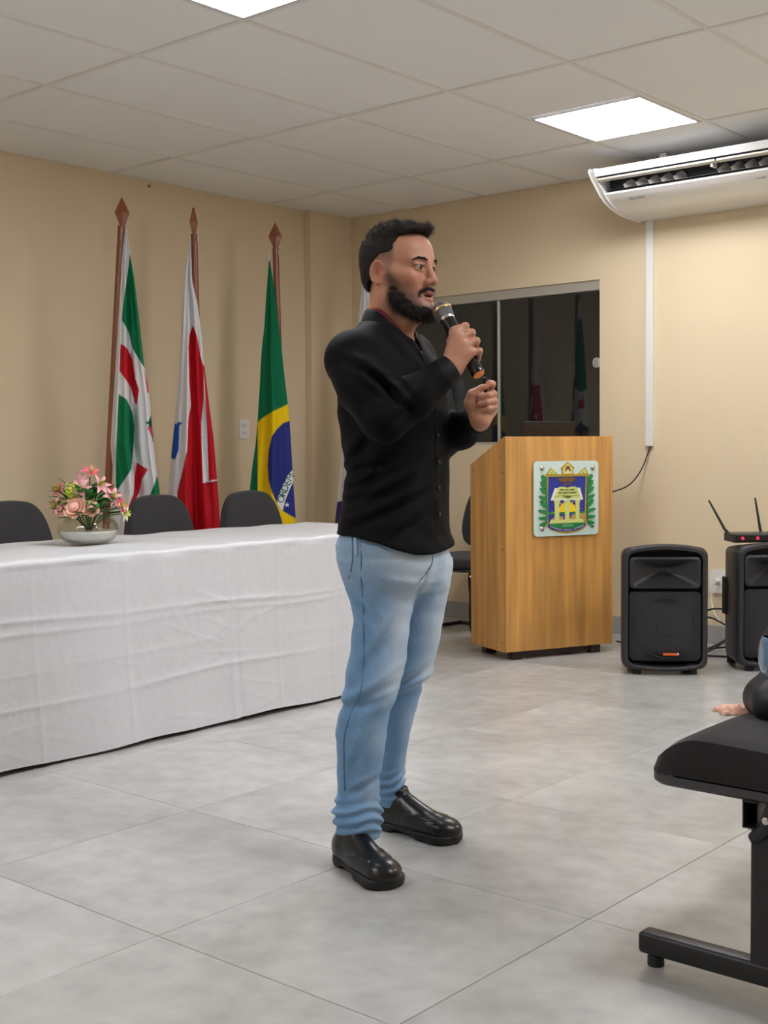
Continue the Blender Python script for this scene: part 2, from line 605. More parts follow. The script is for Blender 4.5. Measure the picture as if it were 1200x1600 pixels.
def pad(outline, depth, dome, curve=0.0, n=10):
    """upholstered pad: outline (p,q) in its plane, thickness along the third axis with rounded rim, slight curve"""
    c = np.mean(outline, 0)
    rings = []
    for k in range(n + 1):                         # back face to front face around the rim
        a = math.pi * k / n
        inset = 1 - 0.06 * (1 - math.sin(a))
        rings.append(([tuple(c + (np.array(p) - c) * inset) for p in outline], -math.cos(a) * depth / 2))
    rings = [([tuple(c + (np.array(p) - c) * s) for p in outline], -depth / 2 - dome * 0.2 * (1 - s * s)) for s in (0.35, 0.7)] + rings
    rings += [([tuple(c + (np.array(p) - c) * s) for p in outline], depth / 2 + dome * (1 - s * s)) for s in (0.8, 0.6, 0.35)]
    vs, fs = [], []
    m = len(outline)
    for pts, d in rings:
        for p, q in pts:
            vs.append((p, q, d + curve * ((p - c[0]) ** 2)))
    for i in range(len(rings) - 1):
        for k in range(m):
            k2 = (k + 1) % m
            fs.append((i * m + k, i * m + k2, (i + 1) * m + k2, (i + 1) * m + k))
    fs.append(tuple(range(m - 1, -1, -1)))
    fs.append(tuple((len(rings) - 1) * m + k for k in range(m)))
    return vs, fs


def back_outline():
    key = [(-0.205, 0.03), (-0.225, 0.10), (-0.215, 0.20), (-0.185, 0.30), (-0.135, 0.365), (-0.06, 0.385), (0.06, 0.385), (0.135, 0.365),
           (0.185, 0.30), (0.215, 0.20), (0.225, 0.10), (0.205, 0.03), (0.15, 0.0), (0, -0.005), (-0.15, 0.0)]
    return [(p[0], p[1]) for p in spline([(a, b, 0) for a, b in key + key[:1]], 4)[:-1]]


def make_chair(label):
    """chair facing +x, base at its origin"""
    t = thing('conference_chair', label, 'chair', group='charcoal conference chairs')
    vs, fs = pad(rrect(-0.235, -0.24, 0.235, 0.24, 0.09), 0.06, 0.012)
    mesh_obj('seat', [(x, y, z + 0.435) for x, y, z in vs], fs, M_CHAIRFAB, t, smooth=True)
    vs, fs = pad(rrect(-0.225, -0.23, 0.225, 0.23, 0.08), 0.02, 0.002)
    mesh_obj('seat_shell', [(x, y, z + 0.393) for x, y, z in vs], fs, M_BLACK, t, smooth=True)
    vs, fs = pad(back_outline(), 0.05, 0.012, 0.35)
    lean = 0.10
    out = []
    for p, q, d in vs:                              # p lateral, q height, d thickness towards the sitter
        out.append((-0.225 - q * lean + d, p, 0.50 + q))
    mesh_obj('backrest', out, fs, M_CHAIRFAB, t, smooth=True)
    out = [(-0.225 - q * lean + d * 0.5 - 0.022, p * 0.985, 0.50 + 0.004 + q * 0.98) for p, q, d in vs]
    mesh_obj('back_shell', out, fs, M_BLACK, t, smooth=True)
    MB().tube(spline([(-0.10, 0, 0.385), (-0.22, 0, 0.38), (-0.275, 0, 0.44), (-0.285, 0, 0.60), (-0.295, 0, 0.68)], 6), 0.016, 8).build('back_support', M_DARKMETAL, t, smooth=True)
    for s in (-1, 1):                               # sled frame: front post, floor runner, rear return
        MB().tube(spline([(0.10, s * 0.17, 0.385), (0.17, s * 0.20, 0.36), (0.19, s * 0.225, 0.25), (0.195, s * 0.23, 0.08), (0.165, s * 0.23, 0.022),
                          (0.08, s * 0.23, 0.0125), (-0.20, s * 0.23, 0.0125)], 6), 0.0125, 8).build('leg', M_GLOSSBLACK, t, smooth=True)
    MB().tube([(-0.20, -0.23, 0.0125), (-0.20, 0.23, 0.0125)], 0.0125, 8).build('stretcher', M_GLOSSBLACK, t, smooth=True)
    return t


chair0 = make_chair('charcoal chair behind the white table, beside the Brazilian flag')
chair0.location = (1.115, -1.765, 0)
for (x, y, rz, lab) in ((1.115, -2.405, 0.03, 'charcoal chair behind the white table, just right of the flower bowl'),
                        (1.115, -3.285, 0.0, 'charcoal chair behind the white table at the left edge of the photo'),
                        (1.37, -0.46, math.radians(-97), 'black chair half hidden behind the wooden lectern')):
    c = copy_tree(chair0)
    c.location = (x, y, 0)
    c.rotation_euler = (0, 0, rz)
    c['label'] = lab

# ================================================================== bowl of flowers on the table
bx, by = 1.70, -3.455


def thin_glass(name, tint, rough=0.03, ior=1.5):
    m = bpy.data.materials.new(name)
    m.use_nodes = True
    nt = m.node_tree
    nt.nodes.remove(nt.nodes['Principled BSDF'])
    tr = nt.nodes.new('ShaderNodeBsdfTransparent')
    tr.inputs[0].default_value = tint
    gl = nt.nodes.new('ShaderNodeBsdfGlossy')
    gl.inputs['Roughness'].default_value = rough
    lw = nt.nodes.new('ShaderNodeLayerWeight')
    lw.inputs[0].default_value = 0.5
    pw = nt.nodes.new('ShaderNodeMath')
    pw.operation = 'POWER'
    pw.inputs[1].default_value = 4.0
    nt.links.new(lw.outputs['Facing'], pw.inputs[0])
    fr = nt.nodes.new('ShaderNodeMath')
    fr.operation = 'MULTIPLY_ADD'
    fr.inputs[1].default_value = 0.7
    fr.inputs[2].default_value = 0.05
    nt.links.new(pw.outputs[0], fr.inputs[0])
    mx = nt.nodes.new('ShaderNodeMixShader')
    nt.links.new(fr.outputs[0], mx.inputs[0])
    nt.links.new(tr.outputs[0], mx.inputs[1])
    nt.links.new(gl.outputs[0], mx.inputs[2])
    nt.links.new(mx.outputs[0], nt.nodes['Material Output'].inputs['Surface'])
    return m


M_BOWL = thin_glass('smoked_glass', (0.93, 0.92, 0.90, 1), 0.04, 1.6)
M_GEL = mat('pale_gel_beads', lin(234, 240, 235), 0.25, noise=(60, 0.06, 2, S1))
bowl = thing('glass_bowl', 'squat ribbed glass bowl on the white tablecloth, holding flowers', 'bowl', (bx, by, TZ + 0.003))
prof = [(0.052, 0.0), (0.085, 0.006), (0.110, 0.026), (0.120, 0.050), (0.116, 0.078), (0.098, 0.100), (0.072, 0.112)]
prof = [(p[0], p[1]) for p in spline([(a, b, 0) for a, b in prof], 4)]
inner = [(max(r - 0.005, 0.01), z + (0.004 if z < 0.02 else 0)) for r, z in reversed(prof)]


def ribbed(pr_, n=72):
    vs, fs = [], []
    for r, z in pr_:
        for k in range(n):
            a = 2 * math.pi * k / n
            rr = r * (1 + 0.012 * math.cos(18 * a))
            vs.append((rr * math.cos(a), rr * math.sin(a), z))
    m = len(pr_)
    for i in range(m - 1):
        for k in range(n):
            k2 = (k + 1) % n
            fs.append((i * n + k, i * n + k2, (i + 1) * n + k2, (i + 1) * n + k))
    return vs, fs


v, f = ribbed(prof + inner)
n_ = 72
f += [tuple(range(n_ - 1, -1, -1)), tuple((len(prof + inner) - 1) * n_ + k for k in range(n_))]
mesh_obj('bowl_glass', v, f, M_BOWL, bowl, smooth=True)
gel = [(0.02, 0.0060), (0.07, 0.0075), (0.10, 0.027), (0.1125, 0.048), (0.1115, 0.054), (0.02, 0.055)]
MB().lathe(gel, 40).build('gel_filling', M_GEL, bowl, smooth=True)

M_LEAF = mat('flower_leaf', lin(66, 132, 66), 0.45, noise=(40, 0.25, 3, S1))
M_LEAF2 = mat('variegated_leaf', lin(150, 176, 92), 0.45, noise=(55, 0.35, 3, S1))
M_LILY = mat('pink_lily_petal', lin(240, 172, 178), 0.5, noise=(60, 0.14, 3, S1))
M_LILY2 = mat('deep_pink_petal', lin(226, 106, 124), 0.5, noise=(60, 0.14, 3, S1))
M_ROSE = mat('peach_rose_petal', lin(246, 190, 168), 0.55, noise=(50, 0.1, 3, S1))
M_SPRIG = mat('lime_sprig', lin(178, 196, 40), 0.55, noise=(50, 0.2, 3, S1))
M_STEM = mat('flower_stem', lin(70, 98, 48), 0.6)
M_CREAM = mat('cream_petal', lin(240, 232, 196), 0.5)
bq = thing('flower_bouquet', 'bouquet of pink lilies and peach roses in the glass bowl', 'flowers', (bx, by, TZ + 0.10))
rngf = random.Random(11)


def petal(length, width, curl, n=5, cup=0.3, blunt=False):
    """petal along +x curling; returns thin closed sheet"""
    vs, fs = [], []
    for k in range(n + 1):
        t = k / n
        w = width * math.sin(math.pi * min(1, 0.12 + 0.88 * t)) ** 0.8 if t < 0.99 else width * 0.04
        if blunt:
            w = width * (0.35 + 0.65 * math.sin(math.pi * min(0.86, 0.05 + 0.80 * t)) ** 0.7)
        a = curl * t
        x = length * (math.sin(a) / curl if abs(curl) > 1e-3 else t)
        z = length * ((1 - math.cos(a)) / curl if abs(curl) > 1e-3 else 0)
        for s in (-1, 0, 1):
            vs.append((x, s * w / 2, z + cup * w * 0.5 * abs(s)))
    for k in range(n):
        for s in range(2):
            fs.append((k * 3 + s, k * 3 + s + 1, k * 3 + s + 4, k * 3 + s + 3))
    m = len(vs)
    vs += [(x, y, z - 0.0012) for x, y, z in vs]
    fs += [tuple(m + i for i in reversed(g)) for g in list(fs)]
    return vs, fs


def aim(d):
    return Vector(d).normalized().to_track_quat('Z', 'Y').to_matrix()


def place(vs, R, p):
    return [tuple(R @ Vector(q) + Vector(p)) for q in vs]


def lily(p, d, size, m):
    root = None
    R = aim(d)
    st = MB()
    for k in range(6):
        a = k * math.pi / 3
        st.tube([tuple(R @ Vector((0, 0, 0)) + Vector(p)), tuple(R @ Vector((0.012 * math.cos(a), 0.012 * math.sin(a), size * 0.8)) + Vector(p))], [0.0012, 0.0018], 5)
    root = st.build('lily', M_SPRIG, bq)
    for k in range(6):
        vs, fs = petal(size * rngf.uniform(0.95, 1.15), size * (0.42 if k % 2 else 0.32), -1.15 + rngf.uniform(-0.2, 0.2))
        tilt = Matrix.Rotation(k * math.pi / 3 + rngf.uniform(-0.15, 0.15), 3, 'Z') @ Matrix.Rotation(-0.95, 3, 'Y')
        o = mesh_obj('petal', place([tuple(tilt @ Vector(q)) for q in vs], R, p), fs, m, root, smooth=True)
    return root


def rose(p, d, size):
    R = aim(d)
    core = MB().lathe([(0.002, -size * 0.35), (size * 0.30, -size * 0.2), (size * 0.36, size * 0.1), (size * 0.22, size * 0.34), (0.004, size * 0.38)], 12)
    root = mesh_obj('rose', place(core.v, R, p), core.f, M_ROSE, bq, smooth=True)
    for ring, (cnt, r0, ln, tl) in enumerate(((4, 0.10, 0.62, -1.35), (5, 0.22, 0.72, -1.15), (6, 0.30, 0.82, -0.85))):
        for k in range(cnt):
            vs, fs = petal(size * ln * 0.86, size * 0.80, -0.75, 4, 0.30, True)
            vs = [(x, y, z) for x, y, z in vs]
            M = Matrix.Rotation(2 * math.pi * (k + 0.3 * ring) / cnt, 3, 'Z')
            M2 = Matrix.Rotation(tl, 3, 'Y')
            q = [tuple(M @ (M2 @ Vector(w) + Vector((size * r0, 0, -size * 0.28)))) for w in vs]
            mesh_obj('petal', place(q, R, p), fs, M_ROSE, root, smooth=True)
    return root


# view-right and view-toward directions at the bowl, to spread the flowers around it
ve = np.array([math.cos(YAW + 0.23), math.sin(YAW + 0.23), 0])
vt = np.array([math.sin(YAW + 0.23), -math.cos(YAW + 0.23), 0])


def bp(r, t, z):
    q = ve * r + vt * t
    return (float(q[0]), float(q[1]), z)


def stem(p, q):
    MB().tube(spline([(0.0, 0.0, -0.05), ((p[0]) * 0.5, (p[1]) * 0.5, p[2] * 0.4), p], 4), 0.0025, 5).build('stem', M_STEM, bq)


for (r, t, z, dr, dt, dz, s, m) in ((0.010, 0.03, 0.185, 0.3, 0.7, 0.9, 0.048, M_LILY2), (0.045, 0.05, 0.140, 0.5, 1.0, 0.35, 0.050, M_LILY),
                                    (-0.026, 0.06, 0.120, -0.2, 1.0, 0.5, 0.054, M_LILY), (-0.108, 0.02, 0.120, -0.7, 0.7, 0.6, 0.040, M_LILY2),
                                    (-0.120, 0.05, 0.060, -0.9, 0.8, 0.2, 0.045, M_LILY), (0.090, 0.05, 0.090, 0.6, 0.9, 0.5, 0.052, M_LILY),
                                    (0.120, 0.05, 0.055, 0.9, 0.7, 0.3, 0.048, M_LILY2), (0.135, 0.04, 0.025, 1.0, 0.6, 0.0, 0.045, M_CREAM),
                                    (-0.02, -0.08, 0.14, -0.2, -1.0, 0.6, 0.055, M_LILY), (0.08, -0.07, 0.10, 0.6, -0.9, 0.5, 0.05, M_LILY2)):
    p = bp(r, t, z)
    lily(p, bp(dr, dt, dz), s, m)
    stem(p, None)
for (r, t, z, s) in ((-0.050, 0.095, 0.056, 0.056), (0.010, 0.105, 0.050, 0.040), (-0.105, 0.06, 0.050, 0.036), (-0.09, -0.06, 0.06, 0.05), (0.03, -0.09, 0.06, 0.05)):
    p = bp(r, t, z)
    rose(p, bp(r * 0.9, 0.09 if t > 0 else -0.09, 0.05), s)
    stem(p, None)
for k in range(96):
    a = rngf.uniform(0, 2 * math.pi)
    el = rngf.uniform(-0.30, 1.15)
    rad = rngf.uniform(0.03, 0.085)
    d = (math.cos(a) * math.cos(el), math.sin(a) * math.cos(el), math.sin(el))
    vs, fs = petal(rngf.uniform(0.07, 0.10), rngf.uniform(0.022, 0.038), rngf.uniform(0.3, 1.0) * (-1 if el > 0.2 else 0.4), 5, 0.2)
    yv = Vector(d)
    Rm = Matrix((yv.normalized(), yv.cross(Vector((0, 0, 1))).normalized() * -1, yv.cross(Vector((0, 0, 1))).cross(yv).normalized())).transposed()
    p = (math.cos(a) * rad, math.sin(a) * rad, 0.02 + 0.065 * max(el, 0) + rngf.uniform(-0.005, 0.03))
    mesh_obj('leaf', place(vs, Rm, p), fs, M_LEAF2 if k % 7 == 0 else M_LEAF, bq, smooth=True)
for k in range(22):
    d = Vector((rngf.gauss(0, 0.45), rngf.gauss(0, 0.45), 1)).normalized()
    p = Vector(bp(-0.062, 0.075, 0.085))
    e = p + d * rngf.uniform(0.035, 0.065)
    mb = MB().tube([tuple(p), tuple(e)], 0.0014, 5)
    for q in range(5):
        c = p + (e - p) * (0.4 + 0.15 * q) + Vector((rngf.uniform(-1, 1), rngf.uniform(-1, 1), rngf.uniform(-0.5, 1))) * 0.006
        mb.lathe([(0.0008, -0.006), (0.0052, 0), (0.0008, 0.006)], 6, tuple(c))
    mb.build('sprig', M_SPRIG, bq)

# ================================================================== switch plate and hook on the left wall
sw = thing('light_switch', 'white wall switch plate with two rockers between the flags', 'switch', (0, -0.993, 1.245))
MB().prism(rrect(-0.042, -0.06, 0.042, 0.06, 0.008), 0.0, 0.009, 0).build('plate', M_WHITE, sw, bevel=0.002)
for dz in (0.022, -0.022):
    MB().box((0.0088, -0.020, dz - 0.011), (0.014, 0.020, dz + 0.011)).build('rocker', M_WHITE, sw, bevel=0.002)
    MB().box((0.0138, -0.008, dz - 0.002), (0.0148, 0.008, dz + 0.002)).build('rocker_mark', M_RUBBER, sw)
hk = thing('wall_hook', 'small brass hook high on the cream wall above the first flag', 'hook', (0.0, -1.731, 2.674))
MB().lathe([(0.009, 0), (0.009, 0.003), (0.004, 0.004)], 10).build('hook_plate', M_POLE, hk).rotation_euler = (0, math.pi / 2, 0)
MB().tube(spline([(0.002, 0, 0), (0.018, 0, -0.002), (0.022, 0, 0.010)], 5), 0.0022, 6).build('hook_prong', M_POLE, hk, smooth=True)

# ================================================================== flags
ZO = lambda X, Y: (150 + X / 2.909, 290 + Y / 2.909)   # photo crop -> photo pixels


def inside(px, py, poly):
    poly = np.array(poly, float)
    r = np.zeros(px.shape, bool)
    j = len(poly) - 1
    for i in range(len(poly)):
        xi, yi = poly[i]
        xj, yj = poly[j]
        c = ((yi > py) != (yj > py)) & (px < (xj - xi) * (py - yi) / (yj - yi + 1e-12) + xi)
        r ^= c
        j = i
    return r


def flag(label, base, left, right, bg, polys, folds, depth, zbot, group='flags on wooden poles', seed=1):
    """draped flag: a closed, folded bundle of cloth. left/right: edge outlines; polys: the printed fields and a painted fold shadow"""
    rot = YAW - math.atan((base[2] - 600) / FPX)
    org = (base[0], base[1])
    loc = lambda q: on_plane(*ZO(*q), org, rot)
    Lp = np.array([loc(q) for q in left])
    Rp = np.array([loc(q) for q in right])
    PL = [([loc(q) for q in pg], c) for pg, c in polys]
    zt = min(Lp[:, 1].max(), Rp[:, 1].max())
    nz, ns = 300, 220
    zs = np.linspace(zt, zbot, nz)
    Lx = np.interp(-zs, -Lp[:, 1], Lp[:, 0])
    Rx = np.interp(-zs, -Rp[:, 1], Rp[:, 0])
    ker = np.hanning(15)
    ker /= ker.sum()
    sm = lambda a: np.convolve(np.pad(a, 7, 'edge'), ker, 'valid')
    Lx, Rx = sm(Lx), sm(Rx)
    s = np.linspace(0, 1, ns)
    S, Zg = np.meshgrid(s, zs)
    Xg = Lx[:, None] + (Rx - Lx)[:, None] * S
    W = (Rx - Lx)[:, None]
    tt = (zt - Zg) / (zt - zbot)

    def fold(S, tt):
        d = 0
        for (k, ph, am, dr) in folds:
            d = d + am * np.sin(2 * math.pi * (k * (S + 0.10 * np.sin(3 * tt + ph)) + dr * tt) + ph)
        return d
    bulge = np.sqrt(np.clip(1 - (2 * S - 1) ** 2, 0, 1))
    rim = np.clip(np.minimum(S, 1 - S) / 0.12, 0, 1)
    F = -(0.35 * W * depth * bulge + 0.004) + W * 0.23 * fold(S, tt) * rim
    Bk = (0.30 * W * depth * bulge + 0.004) + W * 0.10 * fold(S + 0.3, tt) * rim
    colr = np.zeros(S.shape + (4,))
    colr[:] = bg
    for pg, c in PL:
        colr[inside(Xg, Zg, pg)] = c
    vf = np.stack([Xg, F, Zg], -1).reshape(-1, 3)
    vb = np.stack([Xg, Bk, Zg], -1).reshape(-1, 3)
    n = nz * ns
    verts = np.concatenate([vf, vb])
    cols = np.concatenate([colr.reshape(-1, 4), colr.reshape(-1, 4)])
    idx = np.arange(n).reshape(nz, ns)
    a, b, c, d = idx[:-1, :-1].ravel(), idx[:-1, 1:].ravel(), idx[1:, 1:].ravel(), idx[1:, :-1].ravel()
    faces = np.concatenate([np.stack([a, d, c, b], 1), np.stack([a, b, c, d], 1) + n])
    e0, e1 = idx[:-1, 0], idx[1:, 0]
    g0, g1 = idx[:-1, -1], idx[1:, -1]
    t0, t1 = idx[0, :-1], idx[0, 1:]
    u0, u1 = idx[-1, :-1], idx[-1, 1:]
    faces = np.concatenate([faces, np.stack([e0, e0 + n, e1 + n, e1], 1), np.stack([g0, g1, g1 + n, g0 + n], 1),
                            np.stack([t0, t1, t1 + n, t0 + n], 1), np.stack([u0, u0 + n, u1 + n, u1], 1)])
    o = fast_mesh('flag', verts, faces, M_FLAG, cols)
    o.location = (base[0], base[1], 0)
    o.rotation_euler = (0, 0, rot)
    tag(o, label, 'flag', group)

    def front(lat, z):
        ss = (lat - np.interp(-z, -zs, Lx)) / max(1e-4, np.interp(-z, -zs, Rx - Lx))
        i = int(np.clip((zt - z) / (zt - zbot) * (nz - 1), 0, nz - 1))
        return float(np.interp(ss, s, F[i]))
    return o, loc, front


def fast_mesh(name, verts, faces, m, cols=None, parent=None):
    me = bpy.data.meshes.new(name)
    verts = np.asarray(verts, np.float32)
    faces = np.asarray(faces, np.int32)
    me.vertices.add(len(verts))
    me.vertices.foreach_set('co', verts.ravel())
    k = faces.shape[1]
    me.loops.add(faces.size)
    me.loops.foreach_set('vertex_index', faces.ravel())
    me.polygons.add(len(faces))
    me.polygons.foreach_set('loop_start', np.arange(0, faces.size, k, dtype=np.int32))
    me.update(calc_edges=True)
    me.polygons.foreach_set('use_smooth', np.ones(len(faces), bool))
    if cols is not None:
        at = me.color_attributes.new('Col', 'FLOAT_COLOR', 'POINT')
        at.data.foreach_set('color', np.asarray(cols, np.float32).ravel())
    me.validate()
    me.materials.append(m)
    o = bpy.data.objects.new(name, me)
    COL.objects.link(o)
    if parent:
        o.parent = parent
    return o


M_FLAG = mat('flag_cloth', (1, 1, 1, 1), 0.75, spec=0.2, attr='Col', bump=(350, 0.08, S1))
GREEN, GREEN2, RED, WHITE_, YEL, BLU, RBLUE = lin(10, 120, 76), lin(8, 108, 70), lin(196, 26, 40), lin(226, 226, 230), lin(236, 198, 10), lin(42, 52, 128), lin(30, 84, 178)
SHADE_RED, TEAL = lin(172, 22, 36), lin(10, 80, 74)

f1, _, _ = flag('green, white and red striped flag nearest the flower bowl', (0.42, -2.30, 195),
     [(134, 192), (128, 240), (115, 350), (100, 600), (85, 850), (70, 1050), (62, 1180), (80, 1300), (84, 1395), (78, 1480), (72, 1700)],
     [(138, 192), (155, 310), (175, 430), (195, 600), (210, 740), (219, 820), (240, 940), (250, 1040), (262, 1180), (274, 1290), (292, 1400), (262, 1480), (150, 1700)], WHITE_,
     [([(155, 310), (175, 430), (195, 600), (222, 830), (205, 810), (165, 740), (150, 670), (118, 615), (122, 560), (140, 430)], GREEN),
      ([(112, 720), (145, 745), (165, 790), (178, 880), (195, 930), (185, 1000), (178, 990), (160, 920), (107, 845)], RED),
      ([(103, 950), (140, 975), (165, 1030), (175, 1100), (170, 1200), (160, 1290), (90, 1395), (92, 1200)], GREEN),
      ([(175, 1330), (185, 1258), (235, 1290), (208, 1335), (196, 1395), (165, 1452), (148, 1452), (170, 1400)], RED),
      ([(216, 835), (245, 940), (233, 940), (224, 880)], RED),
      ([(245, 1405), (268, 1345), (275, 1315), (300, 1408)], GREEN),
      ([(80, 1395), (88, 1396), (126, 1440), (112, 1452), (80, 1436)], RED),
      ([(222, 1078), (238, 1072), (250, 1045), (262, 1080), (262, 1112), (236, 1100), (240, 1088)], TEAL),
      ([(232, 1098), (252, 1100), (262, 1150), (256, 1150)], lin(206, 70, 84)),
      ([(248, 1030), (252, 1030), (262, 1165), (257, 1165)], lin(70, 84, 60))],
     [(1.6, 0.6, 0.9, 0.25), (3.4, 2.0, 0.45, 0.6)], 0.55, 0.62)
f2, _, _ = flag('white and deep red flag with a blue star hanging from the middle pole', (0.36, -1.74, 300),
     [(427, 228), (420, 290), (405, 370), (395, 500), (385, 700), (370, 950), (355, 1100), (340, 1250), (328, 1400), (330, 1600), (345, 1750)],
     [(431, 228), (437, 430), (462, 540), (480, 680), (492, 820), (515, 1000), (535, 1150), (550, 1330), (556, 1400), (565, 1560), (566, 1750)], WHITE_,
     [([(440, 635), (425, 680), (420, 740), (425, 900), (432, 1000), (420, 1060), (415, 1200), (395, 1290), (370, 1390), (372, 1760), (600, 1760), (556, 1400), (550, 1342), (485, 1352),
        (480, 1200), (478, 1080), (488, 980), (490, 830), (475, 780), (460, 690)], RED),
      ([(488, 815), (497, 820), (515, 1000), (535, 1150), (556, 1335), (512, 1340), (505, 1100), (493, 900)], RED),
      ([(486, 1350), (552, 1341), (555, 1350), (490, 1372)], SHADE_RED),  # shadow of a fold, put into the cloth colour
      ([(357, 1092), (352, 1078), (366, 1086), (376, 1068), (378, 1078), (396, 1076), (379, 1092), (376, 1200), (360, 1246), (335, 1235)], RBLUE)],
     [(1.5, 2.2, 0.8, 0.2), (3.2, 0.4, 0.5, 0.5)], 0.55, 0.60)
f3, loc3, front3 = flag('Brazilian flag with green field, yellow lozenge and blue disc', (0.42, -1.12, 425),
     [(785, 302), (786, 345), (775, 480), (765, 640), (752, 760), (742, 950), (735, 1060), (725, 1180), (710, 1280), (698, 1390), (690, 1500), (700, 1700)],
     [(790, 302), (791, 345), (800, 400), (825, 570), (840, 700), (855, 850), (872, 990), (880, 1070), (888, 1200), (893, 1290), (900, 1400), (908, 1512), (904, 1700)], GREEN2,
     [([(780, 290), (800, 290), (796, 344), (780, 344)], WHITE_),
      ([(735, 1076), (760, 1055), (800, 1030), (890, 985), (930, 985), (930, 1580), (850, 1640), (735, 1560), (735, 1390)], YEL),
      ([(890, 1065), (850, 1080), (820, 1110), (800, 1140), (785, 1200), (780, 1270), (785, 1340), (800, 1390), (822, 1440), (848, 1478), (907, 1512), (920, 1518), (920, 1100)], BLU),
      ([(900, 1282), (870, 1320), (845, 1370), (828, 1412), (822, 1440), (848, 1478), (862, 1424), (880, 1380), (905, 1330)], WHITE_)],
     [(1.1, 0.3, 0.55, 0.15), (2.6, 1.0, 0.3, 0.4)], 0.6, 0.62)
# lettering and star on the flag's white band
M_INK = mat('green_ink', lin(16, 92, 62), 0.7)
M_STAR = mat('white_print', lin(226, 226, 230), 0.7)
for ch, X, Y, a in (('O', 843, 1424, 74), ('R', 851, 1398, 70), ('D', 861, 1374, 64), ('E', 872, 1351, 58), ('M', 884, 1326, 54)):
    vs, fs = text_mesh(ch, 0.060)
    c0 = loc3((X, Y))
    ca, sa = math.cos(math.radians(a)), math.sin(math.radians(a))
    out = []
    for x, y, _ in vs:
        la, z = c0[0] + ca * x - sa * y, c0[1] + sa * x + ca * y
        out.append((la, front3(la, z) - 0.0022, z))
    mesh_obj('lettering', out, fs, M_INK, f3)
c0 = loc3((868, 1450))
pts = []
for k in range(10):
    r = 0.017 if k % 2 == 0 else 0.007
    a = math.pi / 2 + k * math.pi / 5
    la, z = c0[0] + r * math.cos(a), c0[1] + r * math.sin(a)
    pts.append((la, front3(la, z) - 0.002, z))
mesh_obj('printed_star', pts, [tuple(range(10))], M_STAR, f3)
p4 = on_axis(570, 460, 1, -0.42)
flag('white flag with a dark blue corner, mostly hidden behind the speaker', (p4[0] - 0.02, p4[1], 570),
     [(1218, 320), (1214, 420), (1190, 620), (1160, 900), (1118, 1200), (1096, 1454), (1092, 1500), (1090, 1700)],
     [(1222, 320), (1235, 420), (1260, 620), (1285, 900), (1300, 1170), (1310, 1400), (1312, 1500), (1310, 1700)], WHITE_,
     [([(1090, 1440), (1320, 1380), (1330, 1800), (1080, 1800)], lin(58, 40, 116))], [(1.6, 0.6, 0.8, 0.25), (3.1, 2.0, 0.4, 0.5)], 0.55, 0.62)


def flagpole(label, base, top, seen, half, spin):
    """pole leaning through two seen points (height known), spear head on top, round foot on the floor"""
    org = (base[0], base[1])
    rot = YAW - math.atan((base[2] - 600) / FPX)
    yb = 0.030                                       # pole stands just behind its cloth
    l1, z1 = on_plane(*top, org, rot)
    l0, z0 = on_plane(*seen, org, rot)
    sl = (l1 - l0) / (z1 - z0)
    lb = l0 - sl * z0
    t = thing('flagpole', label, 'flagpole', (base[0], base[1], 0), rot, 'wooden flagpoles')
    MB().lathe([(0.15, 0), (0.15, 0.025), (0.13, 0.04), (0.05, 0.05), (0.035, 0.09), (0.021, 0.095)], 28, (lb, yb, 0)).build('pole_foot', M_POLE, t, smooth=True)
    zt = z1 - 0.150
    MB().tube([(lb, yb, 0.02), (lb + sl * zt, yb, zt)], 0.0195, 14).build('pole', M_POLE, t, smooth=True)
    h0, h1 = zt - 0.002, z1
    zm = h0 + (h1 - h0) * 0.46
    ca, sa = math.cos(spin), math.sin(spin)
    cx = lb + sl * (zt + 0.07)
    ring = [(0.012, h0), (half, zm), (0.003, h1)]
    vs = []
    for w, z in ring:
        th = 0.011 if z != zm else 0.017
        for (p, q) in ((-w, 0), (0, -th), (w, 0), (0, th)):
            vs.append((cx + p * ca - q * sa, yb + p * sa + q * ca, z))
    fs = [(0, 3, 2, 1), (8, 9, 10, 11)]
    for i in range(2):
        for k in range(4):
            fs.append((i * 4 + k, i * 4 + (k + 1) % 4, i * 4 + 4 + (k + 1) % 4, i * 4 + 4 + k))
    mesh_obj('spearhead', vs, fs, M_POLE, t, bevel=0.002)
    MB().tube([(cx + 0.022, yb - 0.015, zt - 0.012), (cx + 0.02, yb - 0.03, zt - 0.05)], 0.0025, 6).build('tie_cord', M_STAR, t)
    return t


flagpole('tall reddish wooden flagpole nearest the flower bowl', (0.44, -2.31, 188), (192, 307), (172, 700), 0.041, 0.1)
flagpole('slim wooden flagpole of the white and red flag', (0.38, -1.72, 306), (302, 323), (314, 780), 0.036, 0.85)
flagpole('wooden flagpole of the Brazilian flag', (0.44, -1.10, 430), (429.5, 347), (433.5, 480), 0.043, 0.05)
flagpole('wooden flagpole in the corner behind the speaker', (p4[0], p4[1] + 0.02, 574), (588, 358), (543, 700), 0.036, 0.3)
